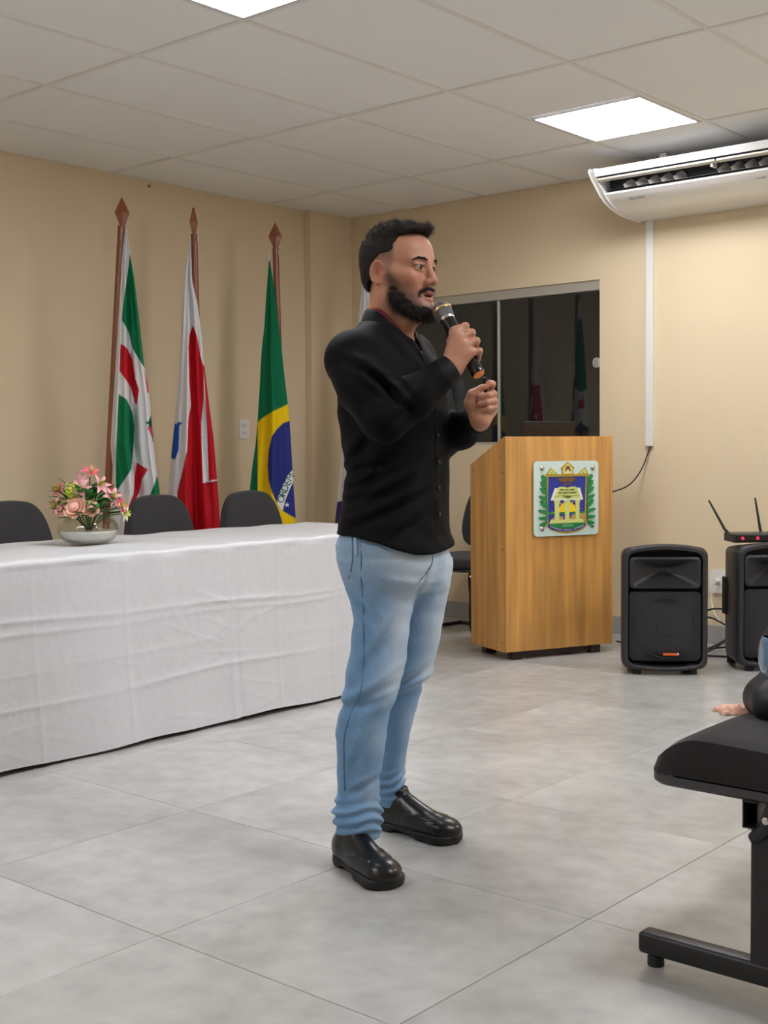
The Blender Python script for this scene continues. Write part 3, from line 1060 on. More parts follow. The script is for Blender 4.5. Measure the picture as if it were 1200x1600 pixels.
# ================================================================== lectern with the emblem plaque
PX, PY, PROT = 2.187, -1.205, math.atan2(0.913, 0.408)
PW, PD, PZ0, PZ1, PZ2 = 0.670, 0.368, 0.045, 1.168, 1.021
lec = thing('lectern', 'oak wooden lectern with a coloured emblem plaque on its front', 'lectern', (PX, PY, 0), PROT)
side = [(0.0, PZ0), (PD, PZ0), (PD, PZ2), (0.012, PZ1), (0.0, PZ1)]
MB().prism(side, 0.0, 0.018, 0).build('side_panel', M_OAK, lec, bevel=0.0012, seg=1)
MB().prism(side, PW - 0.018, PW, 0).build('side_panel', M_OAK, lec, bevel=0.0012, seg=1)
MB().box((0.018, 0.0005, PZ0), (PW - 0.018, 0.018, PZ1)).build('front_panel', M_OAK, lec, bevel=0.0012, seg=1)
dz = (PZ2 - PZ1) / (PD - 0.012)
topz = lambda y: PZ1 + dz * (y - 0.012)
MB().prism([(0.018, topz(0.018) - 0.03), (PD, topz(PD) - 0.03), (PD, topz(PD) - 0.012), (0.018, topz(0.018) - 0.012)], 0.018, PW - 0.018, 0).build('reading_top', M_OAK, lec)
MB().box((0.018, 0.06, 0.55), (PW - 0.018, PD - 0.02, 0.568)).build('shelf', M_OAK, lec)
MB().box((0.018, 0.018, PZ0), (PW - 0.018, PD, PZ0 + 0.018)).build('bottom_panel', M_OAK, lec)
M_DKWOOD = wood('dark_plinth', lin(52, 34, 26))
MB().box((0.04, 0.03, 0.012), (0.56, 0.055, PZ0)).build('plinth', M_DKWOOD, lec)
for x0, y0 in ((0.05, 0.02), (0.545, 0.02), (0.05, PD - 0.08), (0.545, PD - 0.08)):
    MB().box((x0, y0, 0), (x0 + 0.06, y0 + 0.05, PZ0)).build('foot', M_DKWOOD, lec)
M_SCREW = mat('dark_screw', lin(86, 60, 34), 0.4, metal=0.5)
for y, z in ((0.030, 0.98), (PD - 0.03, 0.985), (PD - 0.03, 0.58), (0.035, 0.58), (0.05, 1.06), (0.04, 0.09)):
    o = MB().lathe([(0.0045, -0.001), (0.0045, 0.0008), (0.003, 0.0012)], 8).build('screw', M_SCREW, lec)
    o.location = (0, y, z)
    o.rotation_euler = (0, -math.pi / 2, 0)

M_PLATE = mat('frosted_plate', lin(206, 226, 218), 0.15, coat=0.5)
plq = MB().prism(rrect(0.164, 0.6465, 0.5655, 1.0365, 0.022), -0.016, -0.009, 1).build('plaque', M_PLATE, lec, bevel=0.002)
plq['label'] = 'pale glass plaque printed with the university coat of arms'
EX = lambda X: 0.164 + (X - 116) / 922 * 0.4015
EZ = lambda Y: 1.0365 - (Y - 180) / 1092 * 0.390
C_GOLD, C_BLUE, C_GREEN, C_PALE = lin(178, 150, 50), lin(26, 48, 150), lin(20, 128, 66), lin(206, 214, 128)
C_BROWN, C_YEL, C_SAND, C_WHITE = lin(110, 78, 32), lin(238, 206, 30), lin(188, 146, 86), lin(232, 236, 226)
layer = [0]


def emblem(name, poly, col, lift=1):
    layer[0] += 0.00007
    m = mat('print_%d_%d_%d' % tuple(int(255 * c) for c in col[:3]), col, 0.3, coat=0.3)
    y1 = -0.016 - 0.0004 * lift - layer[0]
    return MB().prism([(EX(a), EZ(b)) for a, b in poly], -0.0155, y1, 1).build(name, m, plq)


emblem('emblem_shield', [(282, 392), (888, 392), (872, 1140), (822, 1190), (722, 1232), (585, 1252), (450, 1232), (350, 1190), (282, 1140)], C_GOLD, 1)
emblem('emblem_inner', [(296, 400), (872, 400), (858, 1135), (812, 1178), (715, 1218), (585, 1236), (455, 1218), (358, 1178), (296, 1135)], C_SAND, 2)
emblem('emblem_sky', [(315, 405), (852, 405), (838, 930), (310, 930)], C_BLUE, 3)
emblem('emblem_sea', [(310, 925), (838, 925), (838, 1092), (310, 1092)], C_BLUE, 3)
emblem('emblem_forest', [(310, 918), (838, 925), (838, 950), (600, 955), (310, 962)], C_GREEN, 4)
emblem('emblem_sand', [(332, 1045), (400, 1002), (470, 985), (525, 992), (528, 1045)], C_SAND, 4)
emblem('emblem_sand', [(612, 1045), (650, 972), (740, 955), (840, 950), (840, 1075), (612, 1075)], C_SAND, 4)
sun = [(585 + 125 * math.cos(math.radians(a)), 928 - 150 * math.sin(math.radians(a))) for a in range(0, 181, 12)]
for a in range(12, 181, 24):
    ca, sa = math.cos(math.radians(a)), math.sin(math.radians(a))
    p0, p1 = (585 + 120 * ca, 928 - 150 * sa), (585 + 225 * ca, 928 - 235 * sa)
    emblem('emblem_ray', [(p0[0] - 9 * sa, p0[1] - 9 * ca), (p1[0], p1[1]), (p0[0] + 9 * sa, p0[1] + 9 * ca)], lin(224, 170, 60), 4)
emblem('emblem_sun', sun, C_YEL, 5)
for a, b in ((402, 466), (548, 612), (702, 758)):
    emblem('emblem_column', [(a, 790), (b, 790), (b, 1045), (a, 1045)], C_PALE, 6)
    emblem('emblem_capital', [(a - 16, 745), (b + 16, 745), (b + 4, 795), (a - 4, 795)], C_PALE, 6)
emblem('emblem_step', [(345, 1040), (805, 1040), (825, 1092), (322, 1092)], C_PALE, 7)
emblem('emblem_book_cover', [(342, 752), (405, 572), (765, 572), (812, 752)], C_WHITE, 7)
emblem('emblem_book', [(378, 742), (440, 575), (480, 554), (540, 556), (585, 572), (630, 556), (690, 554), (730, 575), (776, 742), (690, 726), (585, 736), (470, 726)], C_PALE, 8)
emblem('emblem_book_line', [(400, 690), (500, 680), (578, 706), (585, 730), (592, 706), (670, 680), (760, 690), (760, 698), (670, 690), (592, 724), (578, 724), (500, 690), (400, 698)], lin(140, 150, 70), 9)
for (a, b, y0, y1) in ((472, 536, 590, 612), (546, 600, 592, 612), (612, 684, 590, 612), (452, 496, 632, 654), (508, 600, 632, 654), (606, 712, 632, 654)):
    emblem('emblem_text_row', [(a, y0), (b, y0), (b, y1), (a, y1)], lin(96, 106, 52), 9)
emblem('emblem_lamp', [(446, 432), (520, 414), (640, 414), (702, 432), (690, 468), (640, 492), (590, 476), (520, 492), (462, 470)], C_BROWN, 6)
emblem('emblem_lamp_foot', [(505, 545), (528, 492), (545, 505), (575, 492), (600, 505), (632, 492), (655, 545), (585, 530)], lin(78, 66, 92), 6)
emblem('emblem_cornice', [(272, 368), (892, 368), (892, 402), (272, 402)], C_GOLD, 4)
for gx in ([(278, 372), (342, 272), (452, 372)], [(722, 372), (840, 270), (888, 372)]):
    emblem('emblem_gable', gx, C_GOLD, 5)
    c = (sum(p[0] for p in gx) / 3, sum(p[1] for p in gx) / 3 + 8)
    emblem('emblem_gable_field', [(c[0] + (p[0] - c[0]) * 0.68, c[1] + (p[1] - c[1]) * 0.68) for p in gx], C_PALE, 6)
    emblem('emblem_gable_star', [(c[0] + (15 if k % 2 == 0 else 6) * math.cos(k * 0.628 + 0.3), c[1] + (15 if k % 2 == 0 else 6) * math.sin(k * 0.628 + 0.3)) for k in range(10)], lin(80, 92, 60), 7)
emblem('emblem_tower', [(508, 375), (508, 300), (488, 282), (588, 184), (690, 278), (662, 300), (662, 375)], C_GOLD, 5)
emblem('emblem_tower_field', [(525, 362), (525, 290), (588, 212), (648, 288), (648, 362)], lin(232, 222, 150), 6)
emblem('emblem_tower_roof', [(540, 335), (560, 262), (588, 236), (616, 262), (636, 335), (606, 318), (588, 290), (568, 318)], C_BROWN, 7)
emblem('emblem_grass', [(310, 1096), (838, 1096), (775, 1140), (700, 1166), (585, 1178), (460, 1166), (375, 1140)], C_GREEN, 4)
emblem('emblem_ribbon', [(308, 1102), (375, 1144), (455, 1172), (585, 1186), (708, 1172), (778, 1144), (840, 1102), (838, 1136), (770, 1180), (705, 1200), (585, 1216), (455, 1200), (370, 1180), (308, 1136)], lin(30, 44, 140), 5)
for k in range(20):                                  # illegible pale words on the ribbon
    if k in (7, 13):
        continue
    t0, t1 = (k + 0.1) / 20, (k + 0.85) / 20
    xx = lambda t: 330 + 490 * t
    yy = lambda t: 1128 + 70 * (1 - (2 * t - 1) ** 2)
    emblem('emblem_ribbon_text', [(xx(t0), yy(t0) - 7), (xx(t1), yy(t1) - 7), (xx(t1), yy(t1) + 7), (xx(t0), yy(t0) + 7)], lin(168, 184, 226), 6)
vs, fs = text_mesh('UFOPA', 0.021)
mesh_obj('emblem_name', [(EX(578) + x, -0.0225, EZ(1130) + y) for x, y, _ in vs], fs, mat('print_name', lin(170, 214, 180), 0.4), plq)
for s in (-1, 1):                                    # the two leaf garlands
    cx = 580
    X = lambda d: cx + s * d
    emblem('emblem_garland', [(X(d), y) for d, y in ((345, 378), (372, 392), (372, 418), (322, 440), (312, 560), (300, 700), (300, 960), (305, 1060), (330, 1130), (318, 1136), (298, 1080), (288, 960), (288, 560), (300, 440), (318, 400))], C_GREEN, 3)
    for (d, y, ln, an, w) in ((330, 470, 110, 62, 60), (322, 560, 120, 48, 66), (312, 650, 130, 40, 62), (308, 740, 130, 25, 60), (305, 850, 140, 42, 70),
                              (303, 930, 140, 15, 58), (305, 1010, 130, 0, 52), (315, 1080, 110, -18, 50), (335, 1125, 60, 5, 34)):
        a = math.radians(an)
        ux, uy = math.cos(a), -math.sin(a)
        vx, vy = math.sin(a), math.cos(a)
        pts = []
        for (t, h) in ((0, -0.3), (0.3, -0.55), (0.6, -0.42), (0.85, -0.38), (1.0, -0.05), (0.88, 0.12), (0.75, 0.22), (0.6, 0.5), (0.45, 0.35), (0.3, 0.55), (0, 0.35)):
            pts.append((X(d - 20 + (ux * t * ln + vx * h * w)), y + uy * t * ln + vy * h * w))
        emblem('emblem_leaf', pts if s > 0 else pts[::-1], C_GREEN, 4)
for X, Y in ((222, 275), (955, 275), (222, 1165), (950, 1140)):
    o = MB().lathe([(0.0135, 0), (0.0135, 0.004), (0.009, 0.007), (0.002, 0.0075)], 14).build('plaque_screw', M_CHROME, plq, smooth=True)
    o.location = (EX(X), -0.016, EZ(Y))
    o.rotation_euler = (math.pi / 2, 0, 0)

# laptop on the lectern
lp = thing('laptop', 'thin black laptop standing open on top of the lectern', 'laptop', (PX, PY, 0), PROT)
lx0, lx1 = 0.165, 0.490
slope = math.atan(dz)
Rx = Matrix.Rotation(slope, 3, 'X')
hz = topz(0.13) - 0.012
bs = MB().box((lx0, 0.13, hz), (lx1, 0.34, hz + 0.014), Rx, ((lx0 + lx1) / 2, 0.13, hz))
bs.build('laptop_base', M_BLACK, lp, bevel=0.003)
Rl = Matrix.Rotation(math.radians(20), 3, 'X')
MB().box((lx0, 0.126, hz + 0.008), (lx1, 0.132, hz + 0.150), Rl, ((lx0 + lx1) / 2, 0.129, hz + 0.012)).build('laptop_lid', M_BLACK, lp, bevel=0.002)
MB().box((lx0 + 0.01, 0.1322, hz + 0.02), (lx1 - 0.01, 0.133, hz + 0.142), Rl, ((lx0 + lx1) / 2, 0.129, hz + 0.012)).build('laptop_screen', M_GLOSSBLACK, lp)

# ================================================================== cable duct and lectern cable on the right wall
cd = tag(MB().box((2.345, -0.022, 1.113), (2.390, 0.0, 2.43)).build('cable_duct', M_WHITE, bevel=0.003), 'white plastic cable duct running down the wall below the air conditioner', 'cable duct')
a0 = on_axis(1016, 697, 1, -0.012)
a1 = on_axis(1003, 732, 1, -0.04)
a2 = on_axis(985, 756, 1, -0.12)
a3 = (2.43, -0.40, 0.80)
tag(MB().tube(spline([(2.368, -0.011, 1.13), tuple(a0), tuple(a1), tuple(a2), tuple(on_axis(962, 767, 1, -0.26)), tuple(on_axis(935, 772, 1, -0.36))], 8), 0.0042, 6).build('lectern_cable', M_RUBBER, smooth=True),
    'thin black cable drooping from the white duct to the lectern', 'cable')

# ================================================================== air conditioner under the ceiling
M_ACW = mat('ac_white', lin(236, 235, 232), 0.22, coat=0.3)
M_ACDARK = mat('ac_dark_slot', lin(40, 44, 54), 0.5)
M_ACGREY = mat('ac_grey_fin', lin(158, 154, 152), 0.45)
AX, BX = 2.30, 3.95
acu = thing('air_conditioner', 'long white air conditioner mounted under the ceiling with open louvre slot', 'air conditioner', (0, 0, 0))
low = spline([(-0.452, 2.492, 0), (-0.40, 2.462, 0), (-0.33, 2.437, 0), (-0.24, 2.419, 0), (-0.10, 2.408, 0), (0.0, 2.405, 0)], 4)
low = [(p[0], p[1]) for p in low]
inner = [(-0.46, 2.515), (-0.39, 2.52), (-0.40, 2.585), (-0.53, 2.583)]
prof = [(-0.002, 2.64), (-0.30, 2.64), (-0.545, 2.617), (-0.566, 2.612), (-0.572, 2.602), (-0.556, 2.573), (-0.53, 2.583), (-0.40, 2.585), (-0.39, 2.52), (-0.44, 2.505)] + low


def extr(poly, x0, x1):
    mb = MB()
    n = len(poly)
    vs = [(x0, p, q) for p, q in poly] + [(x1, p, q) for p, q in poly]
    mb.add(vs, [(i, (i + 1) % n, n + (i + 1) % n, n + i) for i in range(n)])
    return mb


body = MB().prism(prof, AX + 0.03, BX - 0.03, 0)
body.build('ac_body', M_ACW, acu)
endp = [(-0.002, 2.64), (-0.30, 2.64), (-0.545, 2.617), (-0.568, 2.612), (-0.574, 2.602), (-0.545, 2.568), (-0.498, 2.530)] + low
for xa, xb in ((AX, AX + 0.032), (BX - 0.032, BX)):
    MB().prism(endp, xa, xb, 0).build('end_cap', M_ACW, acu, bevel=0.006)
MB().prism([(-0.395, 2.521), (-0.388, 2.521), (-0.398, 2.585), (-0.404, 2.585)], AX + 0.032, BX - 0.032, 0).build('slot_lining', M_ACDARK, acu)
MB().prism([(-0.53, 2.5825), (-0.40, 2.5845), (-0.40, 2.580), (-0.53, 2.578)], AX + 0.032, BX - 0.032, 0).build('slot_lining', M_ACDARK, acu)
MB().prism([(-0.452, 2.5145), (-0.394, 2.5215), (-0.394, 2.5235), (-0.452, 2.5165)], AX + 0.032, BX - 0.032, 0).build('slot_lining', M_ACDARK, acu)
for x0, x1 in ((AX + 0.036, 3.02), (3.03, BX - 0.036)):
    MB().prism([(-0.545, 2.566), (-0.50, 2.558), (-0.50, 2.553), (-0.545, 2.556)], x0, x1, 0).build('swing_flap', mat('ac_flap', lin(205, 198, 186), 0.4), acu, bevel=0.001)
MB().box((2.985, -0.52, 2.535), (2.998, -0.47, 2.565)).build('flap_clip', mat('ac_flap', lin(205, 198, 186)), acu)
for x in [2.475 + 0.0745 * k for k in range(5)] + [3.02 + 0.0745 * k for k in range(5)] + [3.52 + 0.0745 * k for k in range(5)]:
    shape = [(-0.462, 2.512), (-0.405, 2.520), (-0.412, 2.545), (-0.430, 2.562), (-0.448, 2.552), (-0.470, 2.530)]
    mb = MB()
    n = len(shape)
    vs = [(x + (p + 0.44) * 0.75, p, q) for p, q in shape] + [(x + (p + 0.44) * 0.75 + 0.004, p, q) for p, q in shape]
    mb.add(vs, [tuple(range(n)), tuple(range(2 * n - 1, n - 1, -1))] + [(i, (i + 1) % n, n + (i + 1) % n, n + i) for i in range(n)])
    mb.build('air_fin', M_ACGREY, acu)
M_ACTXT = mat('grey_lettering', lin(60, 60, 64), 0.5)


def ac_text(body_, x, t, size):
    """lettering on the lower front panel; t along the panel profile"""
    vs, fs = text_mesh(body_, size)
    P = np.array(low)
    seg = np.concatenate([[0], np.cumsum(np.linalg.norm(np.diff(P, axis=0), axis=1))])
    out = []
    for a, b, _ in vs:
        s = t - b
        y, z = np.interp(s, seg, P[:, 0]), np.interp(s, seg, P[:, 1])
        y2, z2 = np.interp(s + 0.004, seg, P[:, 0]), np.interp(s + 0.004, seg, P[:, 1])
        nn = np.array([(z2 - z), -(y2 - y)])
        nn /= np.linalg.norm(nn)
        out.append((x + a, y + nn[0] * 0.0015, z + nn[1] * 0.0015))
    o = mesh_obj('brand_lettering', out, fs, M_ACTXT, acu)
    return o


ac_text('ELGIN', 2.50, 0.060, 0.034)
ac_text('multi', 3.21, 0.050, 0.026)
for x in (2.6, 3.6):
    MB().box((x - 0.02, -0.30, 2.638), (x + 0.02, -0.27, RZ)).build('ceiling_hanger', M_ACW, acu)

# ================================================================== loudspeakers
M_SPK = mat('speaker_shell', lin(42, 42, 46), 0.42, bump=(260, 0.15, S1))
M_GRILL = mat('speaker_grille', lin(34, 34, 37), 0.5, bump=(600, 0.6, S1))
M_BADGE = mat('orange_badge', lin(226, 98, 36), 0.4)


def make_speaker(label):
    """front towards -y, base at origin"""
    t = thing('loudspeaker', label, 'loudspeaker', group='portable loudspeakers by the wall')
    W, Z0, Z1 = 0.207, 0.032, 0.612

    def outline(sx, s0, s1, arch):
        pts = []
        for p, q in rrect(-W, Z0, W, Z1, 0.035, 5):
            pts.append((p, q))
        pts = [(p, q) for p, q in pts]
        dense = []
        for i in range(len(pts)):
            a, b = pts[i], pts[(i + 1) % len(pts)]
            k = max(1, int(math.hypot(b[0] - a[0], b[1] - a[1]) / 0.03))
            dense += [(a[0] + (b[0] - a[0]) * j / k, a[1] + (b[1] - a[1]) * j / k) for j in range(k)]
        out = []
        zc = (Z0 + Z1) / 2
        for p, q in dense:
            q2 = zc + (q - zc) * s1 + arch * (1 - (p / W) ** 2) * (1 if q > zc else -0.55) * min(1, abs(q - zc) / 0.2) ** 4
            out.append((p * sx, q2))
        return out
    rings = [(0.185, .62, .90, 0.0), (0.175, .68, .93, 0.0), (0.02, .93, .97, .012), (-0.10, .99, .99, .022), (-0.150, 1.0, 1.0, .028), (-0.168, .985, .99, .028),
             (-0.178, .95, .97, .028), (-0.180, .90, .945, .026), (-0.176, .86, .925, .024), (-0.150, .855, .92, .024), (-0.075, .85, .915, .024)]
    vs, fs = [], []
    m = None
    for y, sx, sz, ar in rings:
        o = outline(sx, 0, sz, ar)
        m = len(o)
        bow = 0.0
        for p, q in o:
            fr = 0.030 * (1 - (p / W) ** 2) if y < -0.12 and y > -0.19 else 0.0
            vs.append((p, y - fr, q))
    for i in range(len(rings) - 1):
        for k in range(m):
            k2 = (k + 1) % m
            fs.append((i * m + k, i * m + k2, (i + 1) * m + k2, (i + 1) * m + k))
    fs.append(tuple(range(m)))
    fs.append(tuple((len(rings) - 1) * m + k for k in range(m - 1, -1, -1)))
    mesh_obj('cabinet', vs, fs, M_SPK, t, smooth=True)
    # horn: flared rectangular mouth narrowing to a throat
    horn = [(0.170, 0.425, 0.575, -0.172), (0.158, 0.432, 0.565, -0.178), (0.146, 0.440, 0.556, -0.165), (0.085, 0.468, 0.535, -0.125), (0.030, 0.492, 0.520, -0.095), (0.018, 0.496, 0.516, -0.088)]
    vs, fs = [], []
    for hw, za, zb, y in horn:
        o = rrect(-hw, za, hw, zb, min(0.02, (zb - za) * 0.3), 4)
        for p, q in o:
            dip = -0.020 * (1 - (p / max(hw, 1e-3)) ** 2) if (q < 0.47 and hw > 0.1) else 0.0
            vs.append((p, y - 0.022 * (1 - (p / 0.2) ** 2) * (1 if hw > 0.1 else 0.3), q + dip * 0.7))
        m2 = len(o)
    for i in range(len(horn) - 1):
        for k in range(m2):
            k2 = (k + 1) % m2
            fs.append((i * m2 + k, i * m2 + k2, (i + 1) * m2 + k2, (i + 1) * m2 + k))
    fs.append(tuple((len(horn) - 1) * m2 + k for k in range(m2)))
    mesh_obj('horn', vs, fs, M_SPK, t, smooth=True)
    # grille over the woofer, with the driver's rings showing
    zc, R = 0.235, 0.150
    gr = rrect(-0.172, 0.068, 0.172, 0.412, 0.03, 6)
    c = np.array([0.0, zc])
    vs, fs = [], []
    for s, y in ((1.0, -0.150), (1.0, -0.170), (0.97, -0.174), (0.6, -0.180), (0.25, -0.182)):
        for p in gr:
            q = c + (np.array(p) - c) * s
            bulge = 0.018 * (1 - (q[0] / 0.2) ** 2)
            dip = -0.018 * (1 - (q[0] / 0.172) ** 2) if q[1] > 0.36 else 0
            vs.append((q[0], y - bulge, q[1] + dip))
    m3 = len(gr)
    for i in range(4):
        for k in range(m3):
            k2 = (k + 1) % m3
            fs.append((i * m3 + k, i * m3 + k2, (i + 1) * m3 + k2, (i + 1) * m3 + k))
    fs.append(tuple(4 * m3 + k for k in range(m3)))
    mesh_obj('grille', vs, fs, M_GRILL, t, smooth=True)

    def ring(r, w, name, m_):
        mb = MB()
        pts = []
        for k in range(41):
            a = 2 * math.pi * k / 40
            x, z = r * math.cos(a), zc - 0.005 + r * math.sin(a)
            pts.append((x, -0.1985 + 0.03 * (r / 0.2) ** 2 * 0 + 0.018 * (x / 0.2) ** 2 + 0.012 * (r / 0.2) ** 2, z))
        mb.tube(pts, w, 6, cap=False)
        mb.build(name, m_, t, smooth=True)
    ring(0.145, 0.005, 'driver_ring', M_GRILL)
    ring(0.128, 0.003, 'driver_ring', M_GRILL)
    dome = MB().lathe([(0.050, 0), (0.046, 0.003), (0.03, 0.006), (0.004, 0.007)], 24).build('dust_cap', M_GRILL, t, smooth=True)
    dome.location = (0, -0.196, zc - 0.005)
    dome.rotation_euler = (math.pi / 2, 0, 0)
    MB().box((-0.012, -0.203, 0.098), (0.062, -0.196, 0.110)).build('brand_badge', M_BADGE, t, bevel=0.001)
    MB().box((0.055, -0.2045, 0.1035), (0.063, -0.2005, 0.110)).build('badge_light', M_WHITE, t)
    for x in (-0.135, 0.135):
        for y in (-0.15, 0.10):
            MB().lathe([(0.022, 0), (0.022, 0.03), (0.026, 0.055)], 12, (x, y, 0)).build('foot', M_RUBBER, t, smooth=True)
    for x in (-0.150, 0.150):
        for z in (0.095, 0.385):
            o = MB().lathe([(0.006, 0), (0.005, 0.002)], 8).build('grille_screw', M_RUBBER, t)
            o.location = (x, -0.1835, z)
            o.rotation_euler = (math.pi / 2, 0, 0)
    return t


sp = make_speaker('black loudspeaker with an orange badge standing beside the lectern')
sp.location = (2.915, -0.905, 0)
sp.rotation_euler = (0, 0, math.radians(35))
sp2 = copy_tree(sp)
sp2['label'] = 'black loudspeaker at the right edge carrying a wireless receiver'
sp2.location = (3.276, -0.489, 0)
sp2.rotation_euler = (0, 0, math.radians(45))
MB().box((-0.205, 0.0, 0.26), (-0.188, 0.05, 0.45)).build('side_handle', M_RUBBER, sp2, bevel=0.006)
rc = thing('wireless_receiver', 'black microphone receiver with two antennas on top of the right loudspeaker', 'receiver', (3.286, -0.489, 0.632), math.radians(42))
MB().box((-0.21, -0.13, 0.0), (0.21, 0.03, 0.044)).build('receiver_case', M_DARKMETAL, rc, bevel=0.005)
MB().box((-0.195, -0.134, 0.006), (0.195, -0.129, 0.038)).build('receiver_front', M_GLOSSBLACK, rc, bevel=0.002)
M_REDLED = mat('red_led', lin(220, 40, 90), 0.3, emit=(lin(255, 40, 100), 0.5))
for x in (-0.165, -0.09):
    o = MB().lathe([(0.009, 0), (0.007, 0.003), (0.002, 0.004)], 10).build('indicator_light', M_REDLED, rc, smooth=True)
    o.location = (x, -0.1345, 0.022)
    o.rotation_euler = (math.pi / 2, 0, 0)
MB().tube([(-0.195, -0.02, 0.035), (-0.215, 0.0, 0.06), (-0.29, 0.02, 0.205)], [0.008, 0.0075, 0.0045], 8).build('antenna', M_RUBBER, rc, smooth=True)
MB().tube([(-0.02, 0.025, 0.035), (-0.025, 0.03, 0.06), (-0.048, 0.04, 0.215)], [0.008, 0.0075, 0.0045], 8).build('antenna', M_RUBBER, rc, smooth=True)

# wall socket, plug and cables
ol = thing('wall_socket', 'white wall socket low on the wall between the loudspeakers', 'socket', (2.795, 0, 0.352))
MB().prism(rrect(-0.048, -0.064, 0.048, 0.064, 0.006), -0.010, 0.0, 1).build('socket_plate', M_WHITE, ol, bevel=0.002)
MB().prism(rrect(-0.022, -0.012, 0.022, 0.016, 0.005), -0.014, -0.009, 1).build('socket_module', M_WHITE, ol, bevel=0.001)
tag(MB().tube(spline([(2.80, -0.012, 0.357), (2.80, -0.045, 0.357), (2.785, -0.05, 0.33), (2.775, -0.05, 0.25), (2.81, -0.07, 0.17), (2.90, -0.10, 0.10), (3.05, -0.14, 0.02)], 8), [0.011] * 9 + [0.005] * 40, 8).build('white_power_cord', M_WHITE, smooth=True),
    'white power cord plugged into the wall socket', 'cord')
loopA = [(2.77, -0.16, 0.03), (2.72, -0.14, 0.12), (2.78, -0.10, 0.20), (2.90, -0.10, 0.20), (2.96, -0.16, 0.10), (2.86, -0.28, 0.012), (2.74, -0.30, 0.008), (2.86, -0.22, 0.008), (3.06, -0.22, 0.05)]
tag(MB().tube(spline(loopA, 8), 0.0055, 6).build('black_power_cord', M_RUBBER, smooth=True), 'black cord looping up the wall between the loudspeakers', 'cord')
loopB = [(2.73, -0.30, 0.10), (2.76, -0.24, 0.16), (2.86, -0.20, 0.17), (2.98, -0.24, 0.10), (2.90, -0.36, 0.012), (2.78, -0.40, 0.008), (2.90, -0.46, 0.008), (3.10, -0.40, 0.008)]
tag(MB().tube(spline(loopB, 8), 0.0055, 6).build('audio_cable', M_RUBBER, smooth=True), 'black audio cable coiled on the floor between the loudspeakers', 'cable')
tag(MB().tube(spline([(2.32, -0.30, 0.007), (2.45, -0.36, 0.007), (2.56, -0.45, 0.007), (2.66, -0.62, 0.007)], 8), 0.005, 6).build('floor_cable', M_RUBBER, smooth=True), 'black cable on the floor from the lectern to the loudspeaker', 'cable')
M_PAPER = mat('white_adapter', lin(226, 226, 226), 0.4)
tag(MB().box((2.78, -0.38, 0.0), (2.88, -0.31, 0.028), Matrix.Rotation(0.5, 3, 'Z')).build('power_adapter', M_PAPER, bevel=0.006), 'small white adapter lying among the cables', 'adapter')

